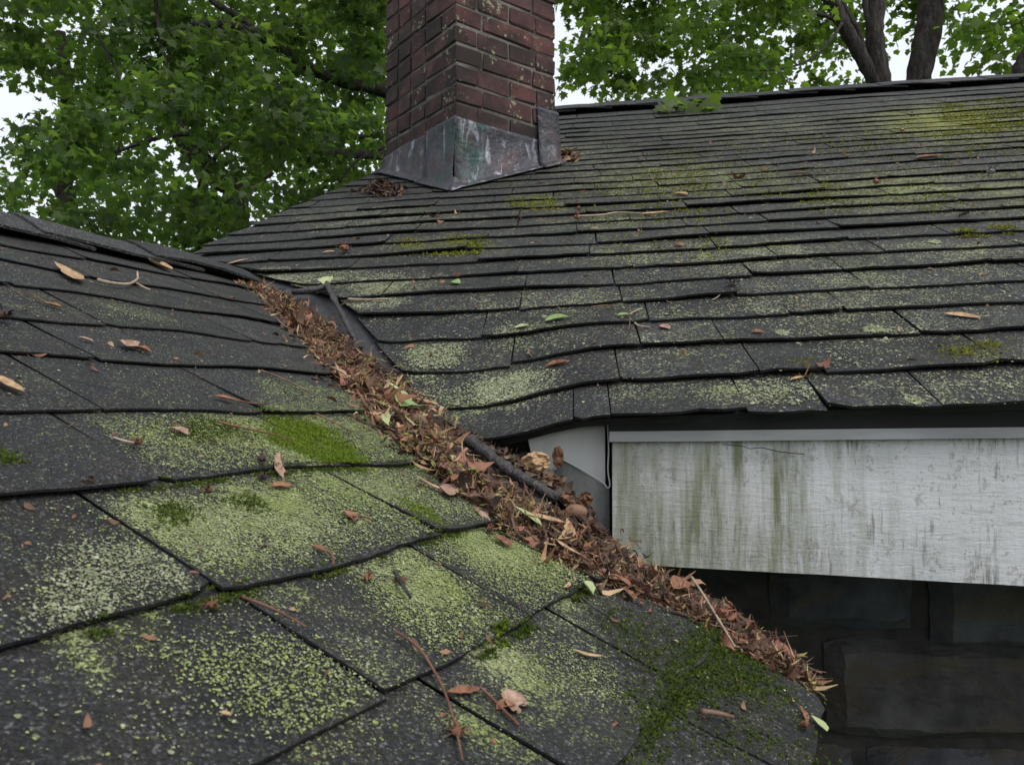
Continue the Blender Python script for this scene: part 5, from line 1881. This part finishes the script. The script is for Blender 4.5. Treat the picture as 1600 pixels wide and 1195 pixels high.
# tree farther left behind
T2 = tree('paler maple farther off seen through the leaves on the left')
T2.location = ground_pt(365, 13)
tlimb(T2, [ground_pt(365, 13), at(370, 360, 13), at(340, 280, 13), at(290, 220, 13), at(278, 160, 13), at(270, -200, 13)], 0.24, 0.13, name='trunk', seg=12, wob=0.08)
tlimb(T2, [ground_pt(110, 13), at(105, 360, 13), at(102, 300, 13), at(110, 200, 13), at(90, 50, 13)], 0.20, 0.10, name='trunk', seg=12, wob=0.08)
crown(T2, (-350, 640, -300, 420), [(0, 190, 45, 90), (-60, 200, 60, 120), (330, 222, 14, 8)], 430, 60, (10, 16), 0.8, 0.14, M['leaf_far'], None, 'light green leaves of the farther maple', simple=True, density=dens_left)

# right trees behind the ridge
right_gaps = [(888, 90, 26, 90), (895, 160, 30, 26), (1010, 95, 22, 30), (1060, 100, 18, 16), (1255, 100, 45, 28), (1320, 118, 34, 26), (1395, 90, 22, 60), (1440, -20, 14, 20), (1020, 160, 30, 8), (1410, 20, 12, 20), (1145, 60, 14, 10), (1190, 130, 30, 12),
              (1580, 92, 20, 22), (960, 130, 8, 14), (1240, 40, 12, 12), (1500, 20, 14, 9)]
T3 = tree('maple with forked dark trunk rising behind the ridge, left of the two')
Y3 = 8.0
T3.location = ground_pt(1380, Y3)
tlimb(T3, [ground_pt(1385, Y3), at(1385, 700, Y3), at(1384, 320, Y3), at(1383, 180, Y3), at(1376, 120, Y3), at(1366, 60, Y3), at(1370, 0, Y3), at(1368, -160, Y3)], 0.125, 0.08, name='trunk', seg=14, wob=0.02)
tlimb(T3, [at(1380, 150, Y3), at(1355, 105, Y3), at(1325, 55, Y3), at(1305, 10, Y3), at(1285, -30, Y3), at(1240, -150, Y3)], 0.075, 0.07, name='trunk', seg=12, wob=0.02)
tlimb(T3, [at(1352, 100, Y3), at(1340, 50, Y3), at(1318, 5, Y3), at(1310, -60, Y3)], 0.035, 0.03)
tlimb(T3, [at(1318, 45, Y3), at(1298, 28, Y3), at(1278, 22, Y3), at(1240, 0, Y3)], 0.03, 0.016)
tlimb(T3, [at(1366, 60, Y3), at(1352, 10, Y3), at(1355, -40, Y3)], 0.03, 0.03)
tlimb(T3, [at(1320, 30, Y3), at(1270, 90, 7.6), at(1200, 110, 7.4), at(1130, 105, 7.2)], 0.018, 0.006)
crown(T3, (860, 1420, -260, 165), right_gaps, 225, 75, (6.8, 11.0), 0.42, 0.098, M['leaf_far'], None, 'open crown of green leaves behind the ridge, right of the chimney', behind=[(1255, 1500, 9.6)])
T4 = tree('maple with thick straight trunk behind the ridge, right of the forked one')
T4.location = ground_pt(1435, 9.0)
Y4 = 9.0
tlimb(T4, [ground_pt(1435, Y4), at(1434, 700, Y4), at(1432, 340, Y4), at(1432, 200, Y4), at(1434, 130, Y4), at(1446, 60, Y4), at(1455, 0, Y4), at(1462, -200, Y4)], 0.165, 0.13, name='trunk', seg=16, wob=0.02)
tlimb(T4, [at(1440, 130, Y4 - .1), at(1462, 60, Y4 - .1), at(1470, -20, Y4 - .1)], 0.06, 0.05, seg=12, wob=0.02)
crown(T4, (1180, 1900, -300, 150), right_gaps, 170, 75, (8.5, 13.0), 0.55, 0.11, M['leaf_far'], None, 'bright yellow green leaves behind the right end of the ridge', simple=True, behind=[(1255, 1500, 9.6)])
T5 = tree('maple at the right edge with only a dark trunk foot showing')
T5.location = ground_pt(1612, 8.5)
tlimb(T5, [ground_pt(1612, 8.5), at(1611, 700, 8.5), at(1610, 320, 8.5), at(1610, 170, 8.5), at(1606, 120, 8.5), at(1618, 90, 8.5), at(1650, 20, 8.5)], 0.22, 0.16, name='trunk', seg=14, wob=0.02)

# maple twig resting on the ridge
SP = bpy.data.objects.new('maple_twig', None); COL.objects.link(SP)
tag(SP, 'fresh green maple spray hanging over the ridge right of the chimney', 'twig')
base = MAIN.P(*MAIN.uv(1075, 172), 0.06)
SP.location = base
pts = catmull([at(1045, 150, 4.95), at(1060, 158, 4.8), at(1085, 168, 4.7), at(1110, 174, 4.62)], 4)
V, Fc = tube([p - base for p in pts], 0.006, 6)
mesh_obj('stem', V, Fc, M['twig'], SP, smoothed=True)
for i in range(34):
    x = rnd.uniform(1022, 1124); y = rnd.uniform(162, 180) + (x - 1070) * 0.04
    u, v = MAIN.uv(x, y + 3)
    c = at(x, y - 6, rnd.uniform(4.3, 4.6)) - base
    d = np.array([[rnd.gauss(0, 1), rnd.gauss(-0.3, 0.3), rnd.gauss(-0.35, 0.3)]])
    upv = np.array([[rnd.gauss(0, .5), rnd.gauss(-.6, .5), rnd.uniform(.3, 1.0)]])
    o = leaf_mass('leaf', np.array([c]), d, upv, np.array([rnd.uniform(0.075, 0.12)]), M['leaf_far'], SP)

# ---------------------------------------------------------------- groups of repeated things
GROUPS = {'leaf': 'single dead leaves lying on the roofs', 'seed wing': 'maple seed wings on the lower roof', 'seed pod': 'withered seed heads and buds on the roofs',
          'stem': 'loose stems lying on the roofs', 'tree': 'maples around the house', 'leaf litter': 'drifts of leaf litter on the roofs', 'twig': 'dead twigs on the roofs'}
for o in bpy.data.objects:
    if o.parent is None and o.get('category') in GROUPS and o.name != 'maple_twig':
        o['group'] = GROUPS[o['category']]
